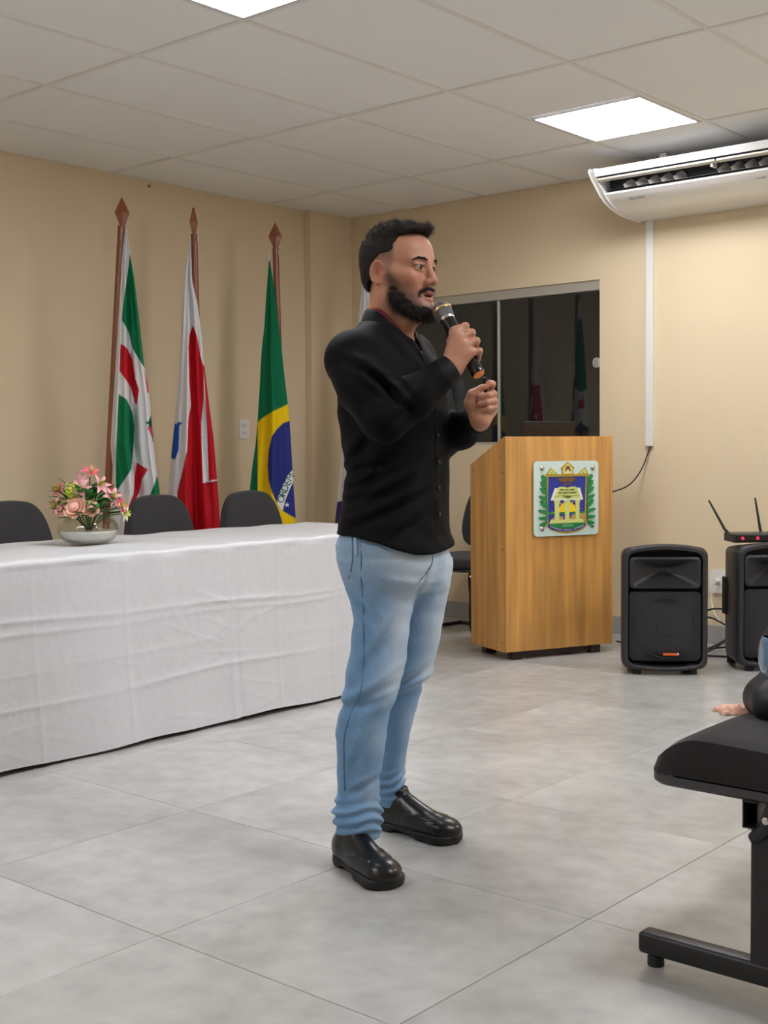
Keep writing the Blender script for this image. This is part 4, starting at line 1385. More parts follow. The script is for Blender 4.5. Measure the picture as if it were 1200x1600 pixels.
# ================================================================== audience bench on the right
M_SEATFAB = mat('black_seat_fabric', lin(44, 43, 44), 0.9, spec=0.15, sheen=0.2, noise=(130, 0.1, 3, S1), bump=(320, 0.25, S1))
M_SEATSHELL = mat('seat_shell_plastic', lin(64, 64, 68), 0.5, bump=(200, 0.1, S1))
bn = thing('audience_bench', 'black padded beam bench with steel foot at the right edge', 'bench', (0, 0, 0))
for n, y0 in enumerate((-4.19, -3.70, -3.21)):
    y1 = y0 + 0.47
    # seat pad: waterfall front, domed top
    nx, ny = 28, 18
    vs, fs = [], []
    for sgn in (1, -1):
        for i in range(nx + 1):
            s = i / nx
            for j in range(ny + 1):
                q = j / ny
                x = 4.622 + 0.46 * s
                y = y0 + (y1 - y0) * q
                e = min(1, min(q, 1 - q) / 0.10)
                fr = min(1, s / 0.24)
                top = 0.436 + 0.072 * math.sin(fr * math.pi / 2) ** 0.8 + 0.004 * math.sin(math.pi * q) - 0.012 * max(0, (s - 0.3) / 0.7)
                rimz = (1 - (1 - e) ** 2.2) ** 0.5
                rimx = math.sqrt(max(0, 1 - (1 - min(1, s / 0.07)) ** 2))
                z = 0.428 + (top - 0.428) * max(0.0, min(rimz, rimx)) if sgn > 0 else 0.424
                cr = 0.05
                dx, dy = max(0, cr - (x - 4.622)), max(0, cr - min(y - y0, y1 - y))
                if dx > 0 and dy > 0:
                    dd = math.hypot(dx, dy)
                    if dd > cr:
                        k = cr / dd
                        x = 4.622 + cr - dx * k
                        y = (y0 + cr - dy * k) if y - y0 < y1 - y else (y1 - cr + dy * k)
                vs.append((x, y, z))
    N = (nx + 1) * (ny + 1)
    idx = lambda i, j, b: b * N + i * (ny + 1) + j
    for i in range(nx):
        for j in range(ny):
            fs.append((idx(i, j, 0), idx(i + 1, j, 0), idx(i + 1, j + 1, 0), idx(i, j + 1, 0)))
            fs.append((idx(i, j, 1), idx(i, j + 1, 1), idx(i + 1, j + 1, 1), idx(i + 1, j, 1)))
    for i in range(nx):
        fs.append((idx(i, 0, 0), idx(i, 0, 1), idx(i + 1, 0, 1), idx(i + 1, 0, 0)))
        fs.append((idx(i, ny, 0), idx(i + 1, ny, 0), idx(i + 1, ny, 1), idx(i, ny, 1)))
    for j in range(ny):
        fs.append((idx(0, j, 0), idx(0, j + 1, 0), idx(0, j + 1, 1), idx(0, j, 1)))
        fs.append((idx(nx, j, 0), idx(nx, j, 1), idx(nx, j + 1, 1), idx(nx, j + 1, 0)))
    mesh_obj('seat', vs, fs, M_SEATFAB, bn, smooth=True)
    out = rrect(4.623, y0, 5.08, y1, 0.05, 6)
    c = np.array([4.854, (y0 + y1) / 2])
    vs = [(p, q, 0.427) for p, q in out] + [(p, q, 0.408) for p, q in out] + [tuple(c + (np.array(o_) - c) * 0.975) + (0.402,) for o_ in out]
    m_ = len(out)
    fs = [tuple(range(m_ - 1, -1, -1)), tuple(2 * m_ + k for k in range(m_))]
    for i in range(2):
        fs += [(i * m_ + k, (i + 1) * m_ + k, (i + 1) * m_ + (k + 1) % m_, i * m_ + (k + 1) % m_) for k in range(m_)]
    mesh_obj('seat_shell', vs, fs, M_SEATSHELL, bn, smooth=True)
    vs, fs = pad([(p, q) for p, q in rrect(-0.22, 0.0, 0.22, 0.40, 0.09)], 0.05, 0.012, 0.3)
    mesh_obj('backrest', [(5.11 + q * 0.16 - d, (y0 + y1) / 2 + p, 0.54 + q) for p, q, d in vs], fs, M_SEATFAB, bn, smooth=True)
    MB().tube(spline([(4.90, (y0 + y1) / 2, 0.39), (5.08, (y0 + y1) / 2, 0.385), (5.15, (y0 + y1) / 2, 0.45), (5.17, (y0 + y1) / 2, 0.68)], 5), 0.018, 8).build('back_support', M_DARKMETAL, bn, smooth=True)
bm_ = MB()
bx0, bx1, bz0, bz1, w_ = 4.838, 4.872, 0.346, 0.402, 0.003
bm_.box((bx0, -4.187, bz0), (bx0 + w_, -2.75, bz1)).box((bx1 - w_, -4.187, bz0), (bx1, -2.75, bz1)).box((bx0, -4.187, bz1 - w_), (bx1, -2.75, bz1)).box((bx0, -4.187, bz0), (bx1, -2.75, bz0 + w_))
bm_.build('beam', M_DARKMETAL, bn)
for yy in (-4.155, -2.85):
    MB().box((4.850, yy - 0.022, 0.03), (4.905, yy + 0.022, 0.346)).build('post', M_DARKMETAL, bn, bevel=0.006)
    MB().box((4.598, yy - 0.024, 0.026), (5.20, yy + 0.024, 0.072)).build('foot_bar', M_DARKMETAL, bn, smooth=True, bevel=0.009, seg=3)
    for x in (4.63, 5.16):
        MB().lathe([(0.018, 0.0), (0.018, 0.020), (0.012, 0.027)], 12, (x, yy, 0)).build('glide', M_RUBBER, bn, smooth=True)
    MB().tube(spline([(4.858, yy - 0.026, 0.325), (4.880, yy - 0.028, 0.345), (4.895, yy - 0.028, 0.385), (4.905, yy - 0.02, 0.43)], 6), 0.013, 8).build('bracket', M_DARKMETAL, bn, smooth=True)
o = MB().lathe([(0.008, 0), (0.008, 0.005), (0.004, 0.007)], 6).build('bolt', M_CHROME, bn)
o.location = (4.892, -4.196, 0.372)
o.rotation_euler = (math.pi / 2, 0, 0)
# ================================================================== the speaker: distance-field modelling
PB = np.array([3.741, -4.038, 0.0])                  # ground point under the man; local x = right, y = away, z = up in the photo
pca, psa = math.cos(YAW), math.sin(YAW)


def at(u, v, y):
    """photo point -> figure coordinates, at distance y behind the ground point"""
    d = ray(u, v)
    ly = lambda P: -psa * (P[0] - PB[0]) + pca * (P[1] - PB[1])
    a, b = ly(CAM), ly(CAM + d)
    P = CAM + d * ((y - a) / (b - a))
    return np.array([pca * (P[0] - PB[0]) + psa * (P[1] - PB[1]), y, P[2]])


class Field:
    """signed distance samples on a rectilinear grid, meshed by surface nets"""

    def __init__(self, xs, ys, zs):
        self.ax = [np.asarray(a, np.float32) for a in (xs, ys, zs)]
        self.f = np.full([len(a) for a in self.ax], 1.0, np.float32)

    def sub(self, lo, hi):
        sl = []
        for a, l, h in zip(self.ax, lo, hi):
            i0, i1 = np.searchsorted(a, l), np.searchsorted(a, h)
            sl.append(slice(max(0, i0 - 1), min(len(a), i1 + 1)))
        g = [a[s] for a, s in zip(self.ax, sl)]
        return tuple(sl), g[0][:, None, None], g[1][None, :, None], g[2][None, None, :]

    def add(self, fn, lo, hi, k=0.0, mode='u'):
        pad_ = 0.02 + 1.5 * k
        sl, X, Y, Z = self.sub(np.array(lo) - pad_, np.array(hi) + pad_)
        d = np.broadcast_to(fn(X, Y, Z), self.f[sl].shape).astype(np.float32)
        a = self.f[sl]
        if mode == 'u':
            self.f[sl] = smin(a, d, k)
        elif mode == 's':
            self.f[sl] = -smin(-a, d, k)
        elif mode == 'i':
            self.f[sl] = -smin(-a, -d, k)
        elif mode == 'd':
            self.f[sl] = a + d

    def cone(self, a, b, ra, rb, k=0.0, mode='u'):
        a, b = np.asarray(a, float), np.asarray(b, float)
        r = max(ra, rb)
        self.add(sd_cone(a, b, ra, rb), np.minimum(a, b) - r, np.maximum(a, b) + r, k, mode)

    def chain(self, pts, rs, k=0.0, mode='u'):
        for i in range(len(pts) - 1):
            self.cone(pts[i], pts[i + 1], rs[i], rs[i + 1], k, mode)

    def ell(self, c, r, R=None, k=0.0, mode='u'):
        m = max(r)
        self.add(sd_ell(c, r, R), np.array(c) - m, np.array(c) + m, k, mode)

    def mesh(self, name, m, parent, smooth=2, paint=None):
        v, q = nets(self.f, self.ax)
        if smooth:
            v = relax(v, q, smooth)
        cols = paint(v) if paint else None
        return fast_mesh(name, v, q, m, cols, parent)


def smin(a, b, k):
    if k <= 0:
        return np.minimum(a, b)
    h = np.maximum(k - np.abs(a - b), 0) / k
    return np.minimum(a, b) - h * h * k * 0.25


def sd_cone(a, b, ra, rb):
    ab = b - a
    L2 = float(ab @ ab) + 1e-12

    def fn(X, Y, Z):
        t = ((X - a[0]) * ab[0] + (Y - a[1]) * ab[1] + (Z - a[2]) * ab[2]) / L2
        t = np.clip(t, 0, 1)
        dx, dy, dz_ = X - a[0] - t * ab[0], Y - a[1] - t * ab[1], Z - a[2] - t * ab[2]
        return np.sqrt(dx * dx + dy * dy + dz_ * dz_) - (ra + (rb - ra) * t)
    return fn


def sd_ell(c, r, R=None):
    def fn(X, Y, Z):
        p = [X - c[0], Y - c[1], Z - c[2]]
        if R is not None:                             # rows of R are the ellipsoid's axes
            p = [R[i][0] * p[0] + R[i][1] * p[1] + R[i][2] * p[2] for i in range(3)]
        k0 = np.sqrt((p[0] / r[0]) ** 2 + (p[1] / r[1]) ** 2 + (p[2] / r[2]) ** 2)
        k1 = np.sqrt((p[0] / r[0] ** 2) ** 2 + (p[1] / r[1] ** 2) ** 2 + (p[2] / r[2] ** 2) ** 2)
        return k0 * (k0 - 1) / np.maximum(k1, 1e-6)
    return fn


def sd_box(c, h, rad, R=None):
    def fn(X, Y, Z):
        p = [X - c[0], Y - c[1], Z - c[2]]
        if R is not None:
            p = [R[i][0] * p[0] + R[i][1] * p[1] + R[i][2] * p[2] for i in range(3)]
        q = [np.abs(p[i]) - h[i] + rad for i in range(3)]
        o = np.sqrt(sum(np.maximum(t, 0) ** 2 for t in q))
        return o + np.minimum(np.maximum(np.maximum(q[0], q[1]), q[2]), 0) - rad
    return fn


def nets(f, ax):
    ins = f < 0
    nx, ny, nz = f.shape
    cnt = np.zeros((nx - 1, ny - 1, nz - 1), np.uint8)
    cor = [(i, j, k) for i in (0, 1) for j in (0, 1) for k in (0, 1)]
    for i, j, k in cor:
        cnt += ins[i:nx - 1 + i, j:ny - 1 + j, k:nz - 1 + k]
    act = np.argwhere((cnt > 0) & (cnt < 8))
    idx = np.full(cnt.shape, -1, np.int32)
    idx[act[:, 0], act[:, 1], act[:, 2]] = np.arange(len(act))
    acc = np.zeros((len(act), 3))
    num = np.zeros(len(act))
    P = lambda o: [ax[d][act[:, d] + o[d]] for d in range(3)]
    V = lambda o: f[act[:, 0] + o[0], act[:, 1] + o[1], act[:, 2] + o[2]]
    for a in cor:
        for d in range(3):
            if a[d]:
                continue
            b = list(a)
            b[d] = 1
            fa, fb = V(a), V(b)
            m = (fa < 0) != (fb < 0)
            t = np.where(m, fa / np.where(m, fa - fb, 1), 0)
            pa, pb = P(a), P(b)
            for e in range(3):
                acc[:, e] += np.where(m, pa[e] + (pb[e] - pa[e]) * t, 0)
            num += m
    v = acc / num[:, None]
    quads = []
    for d in range(3):
        s0 = [slice(None)] * 3
        s1 = [slice(None)] * 3
        s0[d], s1[d] = slice(0, -1), slice(1, None)
        A, B = ins[tuple(s0)], ins[tuple(s1)]
        e = np.argwhere(A != B)
        o1, o2 = [x for x in range(3) if x != d]
        e = e[(e[:, o1] > 0) & (e[:, o2] > 0) & (e[:, o1] < f.shape[o1] - 1) & (e[:, o2] < f.shape[o2] - 1)]
        c = []
        for (p, q) in ((1, 1), (0, 1), (0, 0), (1, 0)):
            w = e.copy()
            w[:, o1] -= p
            w[:, o2] -= q
            c.append(idx[w[:, 0], w[:, 1], w[:, 2]])
        q4 = np.stack(c, 1)
        fl = A[e[:, 0], e[:, 1], e[:, 2]]
        if d == 1:
            fl = ~fl
        q4[~fl] = q4[~fl][:, ::-1]
        quads.append(q4)
    return v, np.concatenate(quads)


def relax(v, q, it):
    for _ in range(it):
        s = np.zeros_like(v)
        n = np.zeros(len(v))
        for k in range(4):
            np.add.at(s, q[:, k], v[q[:, (k + 1) % 4]] + v[q[:, k - 1]])
            np.add.at(n, q[:, k], 2)
        v = v * 0.4 + 0.6 * s / np.maximum(n, 1)[:, None]
    return v


def rows(f, p, axes):
    return [np.array(a, float) for a in axes]


def dirs(phi):
    """facing and right-hand directions of a figure turned phi degrees from the photo's right towards the camera"""
    a = math.radians(phi)
    return np.array([math.cos(a), -math.sin(a), 0.0]), np.array([-math.sin(a), -math.cos(a), 0.0])


def loft(tab, phi, yc, rho, zlo, zhi, grow=0.0, expo=2.3):
    """upright body of elliptic sections. tab: rows (z, left edge, right edge); rho: breadth/depth; yc centre distance"""
    tab = np.array(sorted(tab))
    z0, L, R = tab[:, 0], tab[:, 1], tab[:, 2]
    c, s = math.cos(math.radians(phi)), math.sin(math.radians(phi))

    def fn(X, Y, Z):
        zz = np.clip(Z, z0[0], z0[-1])
        l, r = np.interp(zz, z0, L), np.interp(zz, z0, R)
        rh = np.interp(zz, [p[0] for p in rho], [p[1] for p in rho])
        E = (r - l) / 2 + grow
        b = E / np.sqrt(c * c + rh * rh * s * s)
        a = b * rh
        cx = (l + r) / 2
        cy = np.interp(zz, [p[0] for p in yc], [p[1] for p in yc])
        dx, dy = X - cx, Y - cy
        fw, lt_ = dx * c - dy * s, -dx * s - dy * c
        q = (np.abs(fw / b) ** expo + np.abs(lt_ / a) ** expo) ** (1 / expo)
        d = (q - 1) * np.minimum(a, b) * 0.9
        return np.maximum(d, np.maximum(Z - zhi, zlo - Z))
    return fn


man = thing('person', 'standing man in black shirt, light blue jeans and black shoes, speaking into a microphone', 'person', tuple(PB), YAW)
PHI = 30.0
FW, RT = dirs(PHI)
YC = 0.10                                            # body axis distance

# ---- joints
neck0, neck1 = at(602, 512, YC + 0.01), at(612, 455, YC)
shR, elR, wrR = at(548, 563, -0.035), at(600, 657, -0.135), at(702, 576, -0.085)
shL, elL, wrL = at(640, 560, 0.235), at(690, 681, 0.20), at(746, 657, 0.055)
hipR, hipL = at(590, 880, 0.03), at(655, 880, 0.17)


# ---- outline tables measured on the photograph
def table(l, r, y):
    zl = sorted([(at(u, v, y)[2], at(u, v, y)[0]) for u, v in l])
    zr = sorted([(at(u, v, y)[2], at(u, v, y)[0]) for u, v in r])
    zs = np.linspace(max(zl[0][0], zr[0][0]), min(zl[-1][0], zr[-1][0]), 40)
    return [(z, np.interp(z, *zip(*zl)), np.interp(z, *zip(*zr))) for z in zs]


torso = table([(590, 470), (580, 500), (562, 520), (545, 545), (536, 575), (531, 610), (531, 648), (537, 693), (543, 720), (542, 747), (539, 772), (534, 800), (530, 832), (524, 842), (522, 890)],
              [(628, 470), (636, 500), (652, 526), (684, 565), (698, 595), (701, 640), (701, 715), (701, 735), (700, 785), (702, 832), (710, 852), (711, 890)], YC)
hips = table([(540, 790), (538, 825), (529, 848), (531, 872), (541, 900), (560, 925), (590, 945)], [(688, 790), (692, 835), (698, 855), (700, 867), (699, 885), (692, 905), (676, 925), (655, 945)], YC)
legR = table([(541, 910), (549, 942), (551, 985), (549, 1022), (541, 1057), (540, 1076), (531.5, 1111), (526, 1142), (528, 1182), (529, 1230), (522, 1265), (524, 1287), (529, 1307)],
             [(656, 910), (647, 935), (640, 972), (635, 1010), (629, 1057), (620, 1087), (608, 1111), (602, 1147), (598, 1182), (592, 1218), (590, 1242), (597, 1277), (592, 1307)], 0.0)
legL = table([(585, 910), (585, 942), (580, 985), (577, 1022), (574, 1050), (568, 1080), (566, 1097), (574, 1135), (576, 1171), (582, 1206), (585, 1228), (588, 1247), (592, 1271)],
             [(700, 910), (693, 942), (687, 985), (680, 1022), (674, 1048), (664, 1068), (656, 1084), (652, 1100), (644, 1135), (636, 1171), (633, 1206), (632, 1228), (631, 1247), (629, 1275)], 0.22)
YTOR = [(0.7, YC), (1.5, YC)]
YLR = [(0.1, -0.005), (0.45, 0.0), (0.75, 0.045)]
YLL = [(0.1, 0.305), (0.45, 0.235), (0.75, 0.155)]

# ---- jeans
jz0, jz1 = legR[0][0], legL[0][0]
J = Field(np.arange(-0.16, 0.30, 0.0042), np.arange(-0.12, 0.44, 0.0042), np.arange(0.04, 0.99, 0.0042))
J.add(loft(legR, 45, YLR, [(0.1, 1.0), (1, 1.05)], jz0, 0.80), (-0.15, -0.12, 0.05), (0.2, 0.2, 0.8))
J.add(loft(legL, 35, YLL, [(0.1, 1.0), (1, 1.05)], jz1, 0.80), (-0.15, 0.05, 0.05), (0.28, 0.42, 0.8), 0.02)
J.add(loft(hips, PHI, YTOR, [(0.70, 1.1), (0.78, 1.18), (0.84, 1.25), (1, 1.25)], 0.725, 0.955), (-0.14, -0.1, 0.6), (0.26, 0.3, 0.96), 0.035)


def wrinkles(X, Y, Z):
    d = 0
    # stacked folds above the hems (one set per leg), knee creases, hip whiskers
    for zc, yc_, seed in ((jz0 + 0.062, 0.0, 0.0), (jz1 + 0.066, 0.30, 2.0)):
        side_ = np.exp(-((Y - yc_) / 0.10) ** 4)
        t = Z + 0.16 * (X + 0.03) * np.sin(9 * Y + seed) + 0.010 * np.sin(28 * X + seed) + 0.008 * np.sin(31 * Y + seed)
        env = np.exp(-((Z - zc) / 0.046) ** 4)
        d = d - side_ * env * 0.0055 * np.sin(2 * math.pi * t / 0.029 + seed + 1.2 * np.sin(37 * X + 21 * Y))
    for (u, v, yy, ang, ln, am, wd) in ((590, 1085, -0.07, 0.35, 0.10, 0.007, 0.012), (565, 1105, -0.07, 0.25, 0.09, 0.006, 0.012), (610, 1065, -0.06, 0.5, 0.07, 0.005, 0.012), (650, 1078, 0.17, 0.3, 0.07, 0.010, 0.012),
                                       (640, 1060, 0.16, 0.5, 0.06, 0.006, 0.012), (575, 1230, -0.07, 0.4, 0.06, 0.005, 0.010), (545, 960, -0.02, -1.0, 0.09, 0.005, 0.014), (555, 930, -0.02, -0.9, 0.08, 0.004, 0.012),
                                       (640, 918, -0.02, -0.15, 0.07, 0.004, 0.010), (655, 930, 0.0, -0.25, 0.06, 0.004, 0.010), (600, 1010, -0.07, 0.9, 0.10, 0.004, 0.016), (570, 1160, -0.07, 1.2, 0.10, 0.004, 0.014)):
        c = at(u, v, yy)
        ca, sa = math.cos(ang), math.sin(ang)
        p, q = (X - c[0]) * ca + (Z - c[2]) * sa, -(X - c[0]) * sa + (Z - c[2]) * ca
        am = am * 1.5
        d = d + am * np.exp(-(p / ln) ** 2) * np.exp(-(q / wd) ** 2) * np.exp(-((Y - yy) / 0.10) ** 2)
        d = d - 0.7 * am * np.exp(-(p / ln) ** 2) * np.exp(-((q - wd * 1.7) / wd) ** 2) * np.exp(-((Y - yy) / 0.10) ** 2)
    d = d + 0.0012 * np.sin(34 * X + 11 * np.sin(9 * Z)) * np.sin(26 * Y + 8 * np.sin(7 * Z))
    return d


J.add(wrinkles, (-0.2, -0.2, 0.0), (0.4, 0.5, 1.0), 0, 'd')
# crotch and fly fold, pocket edge
cr_ = at(668, 905, -0.02)
J.cone(at(652, 925, 0.0), at(682, 880, -0.015), 0.004, 0.004, 0.012, 's')


def denim():
    m = bpy.data.materials.new('washed_denim')
    m.use_nodes = True
    nt = m.node_tree
    b = nt.nodes['Principled BSDF']
    b.inputs['Roughness'].default_value = 0.85
    b.inputs['Specular IOR Level'].default_value = 0.15
    b.inputs['Sheen Weight'].default_value = 0.2
    a = nt.nodes.new('ShaderNodeAttribute')
    a.attribute_name = 'Col'
    tc = nt.nodes.new('ShaderNodeTexCoord')
    mp = nt.nodes.new('ShaderNodeMapping')
    mp.inputs['Scale'].default_value = (1, 1, 0.35)
    nt.links.new(tc.outputs['Object'], mp.inputs['Vector'])
    n = nt.nodes.new('ShaderNodeTexNoise')
    n.inputs['Scale'].default_value = 260
    n.inputs['Detail'].default_value = 5
    nt.links.new(mp.outputs[0], n.inputs['Vector'])
    n2 = nt.nodes.new('ShaderNodeTexNoise')
    n2.inputs['Scale'].default_value = 14
    n2.inputs['Detail'].default_value = 4
    nt.links.new(mp.outputs[0], n2.inputs['Vector'])
    ad = nt.nodes.new('ShaderNodeMath')
    nt.links.new(n.outputs['Fac'], ad.inputs[0])
    nt.links.new(n2.outputs['Fac'], ad.inputs[1])
    mr = nt.nodes.new('ShaderNodeMapRange')
    mr.inputs['From Min'].default_value = 0.6
    mr.inputs['From Max'].default_value = 1.4
    mr.inputs['To Min'].default_value = 0.84
    mr.inputs['To Max'].default_value = 1.16
    nt.links.new(ad.outputs[0], mr.inputs['Value'])
    vm = nt.nodes.new('ShaderNodeVectorMath')
    vm.operation = 'MULTIPLY'
    nt.links.new(a.outputs['Color'], vm.inputs[0])
    nt.links.new(mr.outputs[0], vm.inputs[1])
    nt.links.new(vm.outputs[0], b.inputs['Base Color'])
    bp_ = nt.nodes.new('ShaderNodeBump')
    bp_.inputs['Strength'].default_value = 0.15
    bp_.inputs['Distance'].default_value = 0.002
    nt.links.new(n.outputs['Fac'], bp_.inputs['Height'])
    nt.links.new(bp_.outputs[0], b.inputs['Normal'])
    return m


def paint_jeans(v):
    x, y, z = v[:, 0], v[:, 1], v[:, 2]
    base, pale = np.array(lin(108, 146, 184)), np.array(lin(190, 204, 217))
    # bleached stripe down the front of each thigh, broad pale hips
    cz = np.array([r[0] for r in sorted(legR)])
    cxr = np.interp(z, cz, [(r[1] + r[2]) / 2 for r in sorted(legR)])
    czl = np.array([r[0] for r in sorted(legL)])
    cxl = np.interp(z, czl, [(r[1] + r[2]) / 2 for r in sorted(legL)])
    cyr, cyl = np.interp(z, *zip(*YLR)), np.interp(z, *zip(*YLL))
    dr, dl = np.hypot(x - cxr, y - cyr), np.hypot(x - cxl, y - cyl)
    near = dr < dl
    cx, cy = np.where(near, cxr, cxl), np.where(near, cyr, cyl)
    ang = np.arctan2(-(y - cy), x - cx)
    ph = np.where(near, math.radians(38), math.radians(22))
    w = np.exp(-(((ang - ph + math.pi) % (2 * math.pi) - math.pi) / 0.75) ** 2)
    h = np.clip((z - 0.42) / 0.10, 0, 1) * 0.95 + 0.30
    top = np.clip((z - 0.70) / 0.12, 0, 1)
    k = np.clip(w * np.minimum(h, 1) * 0.85 + top * 0.30 + 0.12 * np.sin(40 * z + 9 * x) * w, 0, 1)[:, None]
    return base * (1 - k) + pale * k


jeans = J.mesh('jeans', denim(), man, 1, paint_jeans)

# seams, belt loop and pocket stitched on the jeans
M_SEAM = mat('jeans_seam', lin(92, 128, 162), 0.9)
M_STITCH = mat('pale_denim', lin(168, 196, 220), 0.9)


def on_field(F, p, d, far=0.3):
    """first surface point of field F from p along d"""
    p, d = np.array(p, float), np.array(d, float)
    last = 1.0
    for t in np.arange(0, far, 0.002):
        q = p + d * t
        i = [int(np.argmin(np.abs(F.ax[e] - q[e]))) for e in range(3)]
        if F.f[i[0], i[1], i[2]] < 0:
            return q
    return p


def seam(F, pts, y0, r, name, m, parent, lift=0.0020):
    out = []
    dense_ = [(q_[0], q_[1]) for q_ in spline([(a_, b_, 0) for a_, b_ in pts], 6)]
    for u, v in dense_:
        q = at(u, v, y0)
        c = np.array([CAM[0] - PB[0], CAM[1] - PB[1]])
        d = q - np.array([pca * c[0] + psa * c[1], -psa * c[0] + pca * c[1], CAM[2]])
        d /= np.linalg.norm(d)
        out.append(tuple(on_field(F, q, d) - d * lift))
    return MB().tube(out, r, 6).build(name, m, parent, smooth=True)


seam(J, [(562, 838), (564, 870), (564, 905), (567, 945), (568, 1000), (567, 1050), (562, 1085), (548, 1115), (538, 1150), (537, 1190), (538, 1235)], -0.30, 0.0014, 'side_seam', M_SEAM, jeans)
seam(J, [(550, 838), (551, 860), (549, 885), (544, 905)], -0.30, 0.0014, 'back_pocket_edge', M_SEAM, jeans)
seam(J, [(563, 846), (575, 850), (592, 853), (606, 860)], -0.30, 0.0013, 'pocket_edge', M_SEAM, jeans)
seam(J, [(556, 836), (556.5, 850), (557, 866)], -0.30, 0.005, 'belt_loop', M_STITCH, jeans)
seam(J, [(676, 866), (675, 880), (668, 893), (656, 908)], -0.30, 0.0016, 'fly_seam', M_SEAM, jeans)

# ---- shirt
M_SHIRT = mat('black_shirt', lin(8, 8, 10), 0.75, spec=0.15, bump=(260, 0.06, S1))
S = Field(np.arange(-0.22, 0.36, 0.0042), np.arange(-0.24, 0.36, 0.0042), np.arange(0.80, 1.52, 0.0042))
S.add(loft(torso, PHI, YTOR, [(0.8, 1.28), (1.0, 1.28), (1.25, 1.42), (1.36, 1.5), (1.45, 1.2)], 0.80, 1.432, expo=2.2), (-0.2, -0.15, 0.8), (0.3, 0.35, 1.45))
S.cone(neck0 + np.array([0, 0, -0.035]), shR + np.array([0.012, 0.01, 0.012]), 0.062, 0.060, 0.05)
S.cone(neck0 + np.array([0, 0, -0.035]), shL + np.array([0, 0, 0.005]), 0.062, 0.058, 0.05)
S.chain([shR, (shR + elR) / 2 + np.array([-0.006, -0.006, 0.004]), elR], [0.064, 0.062, 0.056], 0.045)
S.chain([elR, elR * 0.55 + wrR * 0.45 + np.array([0.0, -0.004, -0.004]), elR * 0.12 + wrR * 0.88], [0.055, 0.054, 0.040], 0.020)
S.chain([shL, (shL + elL) / 2, elL], [0.062, 0.058, 0.054], 0.04)
S.chain([elL, (elL + wrL) / 2 + np.array([0.004, 0, -0.006]), elL * 0.10 + wrL * 0.90], [0.053, 0.049, 0.039], 0.020)


def shirt_folds(X, Y, Z):
    d = 0
    for (u, v, yy, ang, ln, am, wd) in ((612, 615, -0.17, -0.75, 0.05, 0.010, 0.010), (600, 600, -0.17, -0.5, 0.05, 0.007, 0.010), (590, 588, -0.15, -0.35, 0.05, 0.006, 0.010), (570, 575, -0.13, -0.3, 0.05, 0.004, 0.012),
                                       (575, 610, -0.16, -0.6, 0.06, 0.004, 0.012), (636, 640, -0.18, 0.9, 0.05, 0.005, 0.010), (650, 625, -0.17, 0.9, 0.05, 0.004, 0.010), (628, 600, -0.18, -1.0, 0.03, 0.006, 0.008),
                                       (560, 735, -0.02, 0.25, 0.06, 0.006, 0.012), (575, 755, -0.03, 0.4, 0.07, 0.005, 0.012), (600, 775, -0.05, 0.5, 0.08, 0.005, 0.012), (630, 790, -0.05, 0.5, 0.08, 0.004, 0.012),
                                       (560, 780, -0.02, 0.3, 0.06, 0.005, 0.012), (580, 810, -0.03, 0.45, 0.08, 0.004, 0.014), (645, 820, -0.04, 0.6, 0.06, 0.004, 0.012), (600, 720, -0.04, 0.9, 0.06, 0.004, 0.012),
                                       (660, 760, -0.03, 1.1, 0.07, 0.003, 0.014), (565, 700, -0.02, 0.9, 0.05, 0.005, 0.012), (620, 545, -0.04, -0.9, 0.05, 0.003, 0.012), (545, 640, -0.05, -1.1, 0.05, 0.004, 0.012)):
        c = at(u, v, yy)
        ca, sa = math.cos(ang), math.sin(ang)
        p, q = (X - c[0]) * ca + (Z - c[2]) * sa, -(X - c[0]) * sa + (Z - c[2]) * ca
        m = 1.6 * np.exp(-((Y - yy) / 0.09) ** 2)
        d = d + am * np.exp(-(p / ln) ** 2) * np.exp(-(q / wd) ** 2) * m
        d = d - 0.8 * am * np.exp(-(p / ln) ** 2) * np.exp(-((q - wd * 1.8) / wd) ** 2) * m
    return d + 0.0012 * np.sin(30 * X + 9 * np.sin(8 * Z)) * np.sin(23 * Z + 7 * np.sin(11 * Y))


S.add(shirt_folds, (-0.3, -0.3, 0.7), (0.4, 0.5, 1.6), 0, 'd')
hem_pts = [(524, 838), (550, 837), (590, 846), (620, 857), (650, 865), (675, 866), (690, 864), (712, 859)]
hx, hz_ = zip(*[(at(u, v, 0.0)[0], at(u, v, 0.0)[2]) for u, v in hem_pts])
S.add(lambda X, Y, Z: np.interp(X, hx, hz_) - Z, (-0.3, -0.3, 0.7), (0.4, 0.5, 1.0), 0.006, 'i')


def cutoff(F, p, n):
    """keep only the side of the plane through p opposite to n, near p"""
    p, n = np.array(p), np.array(n) / np.linalg.norm(n)
    F.add(lambda X, Y, Z: np.maximum((X - p[0]) * -n[0] + (Y - p[1]) * -n[1] + (Z - p[2]) * -n[2],
                                     np.sqrt((X - p[0]) ** 2 + (Y - p[1]) ** 2 + (Z - p[2]) ** 2) - 0.075), p - 0.08, p + 0.08, 0.003, 's')


nR = (wrR - elR) / np.linalg.norm(wrR - elR)
nL = (wrL - elL) / np.linalg.norm(wrL - elL)
# open the neck: everything above a tilted ring is cut away so that the collar stands free
cc = at(610, 500, YC + 0.004)


def neck_cut(X, Y, Z):
    dx, dy = X - cc[0], Y - cc[1]
    fw = dx * FW[0] + dy * FW[1]
    rr = np.sqrt(dx * dx + dy * dy)
    plane = 1.452 - 0.044 * np.clip((fw + 0.07) / 0.14, 0, 1.3) ** 1.2
    return np.maximum(rr - 0.078, plane - Z)


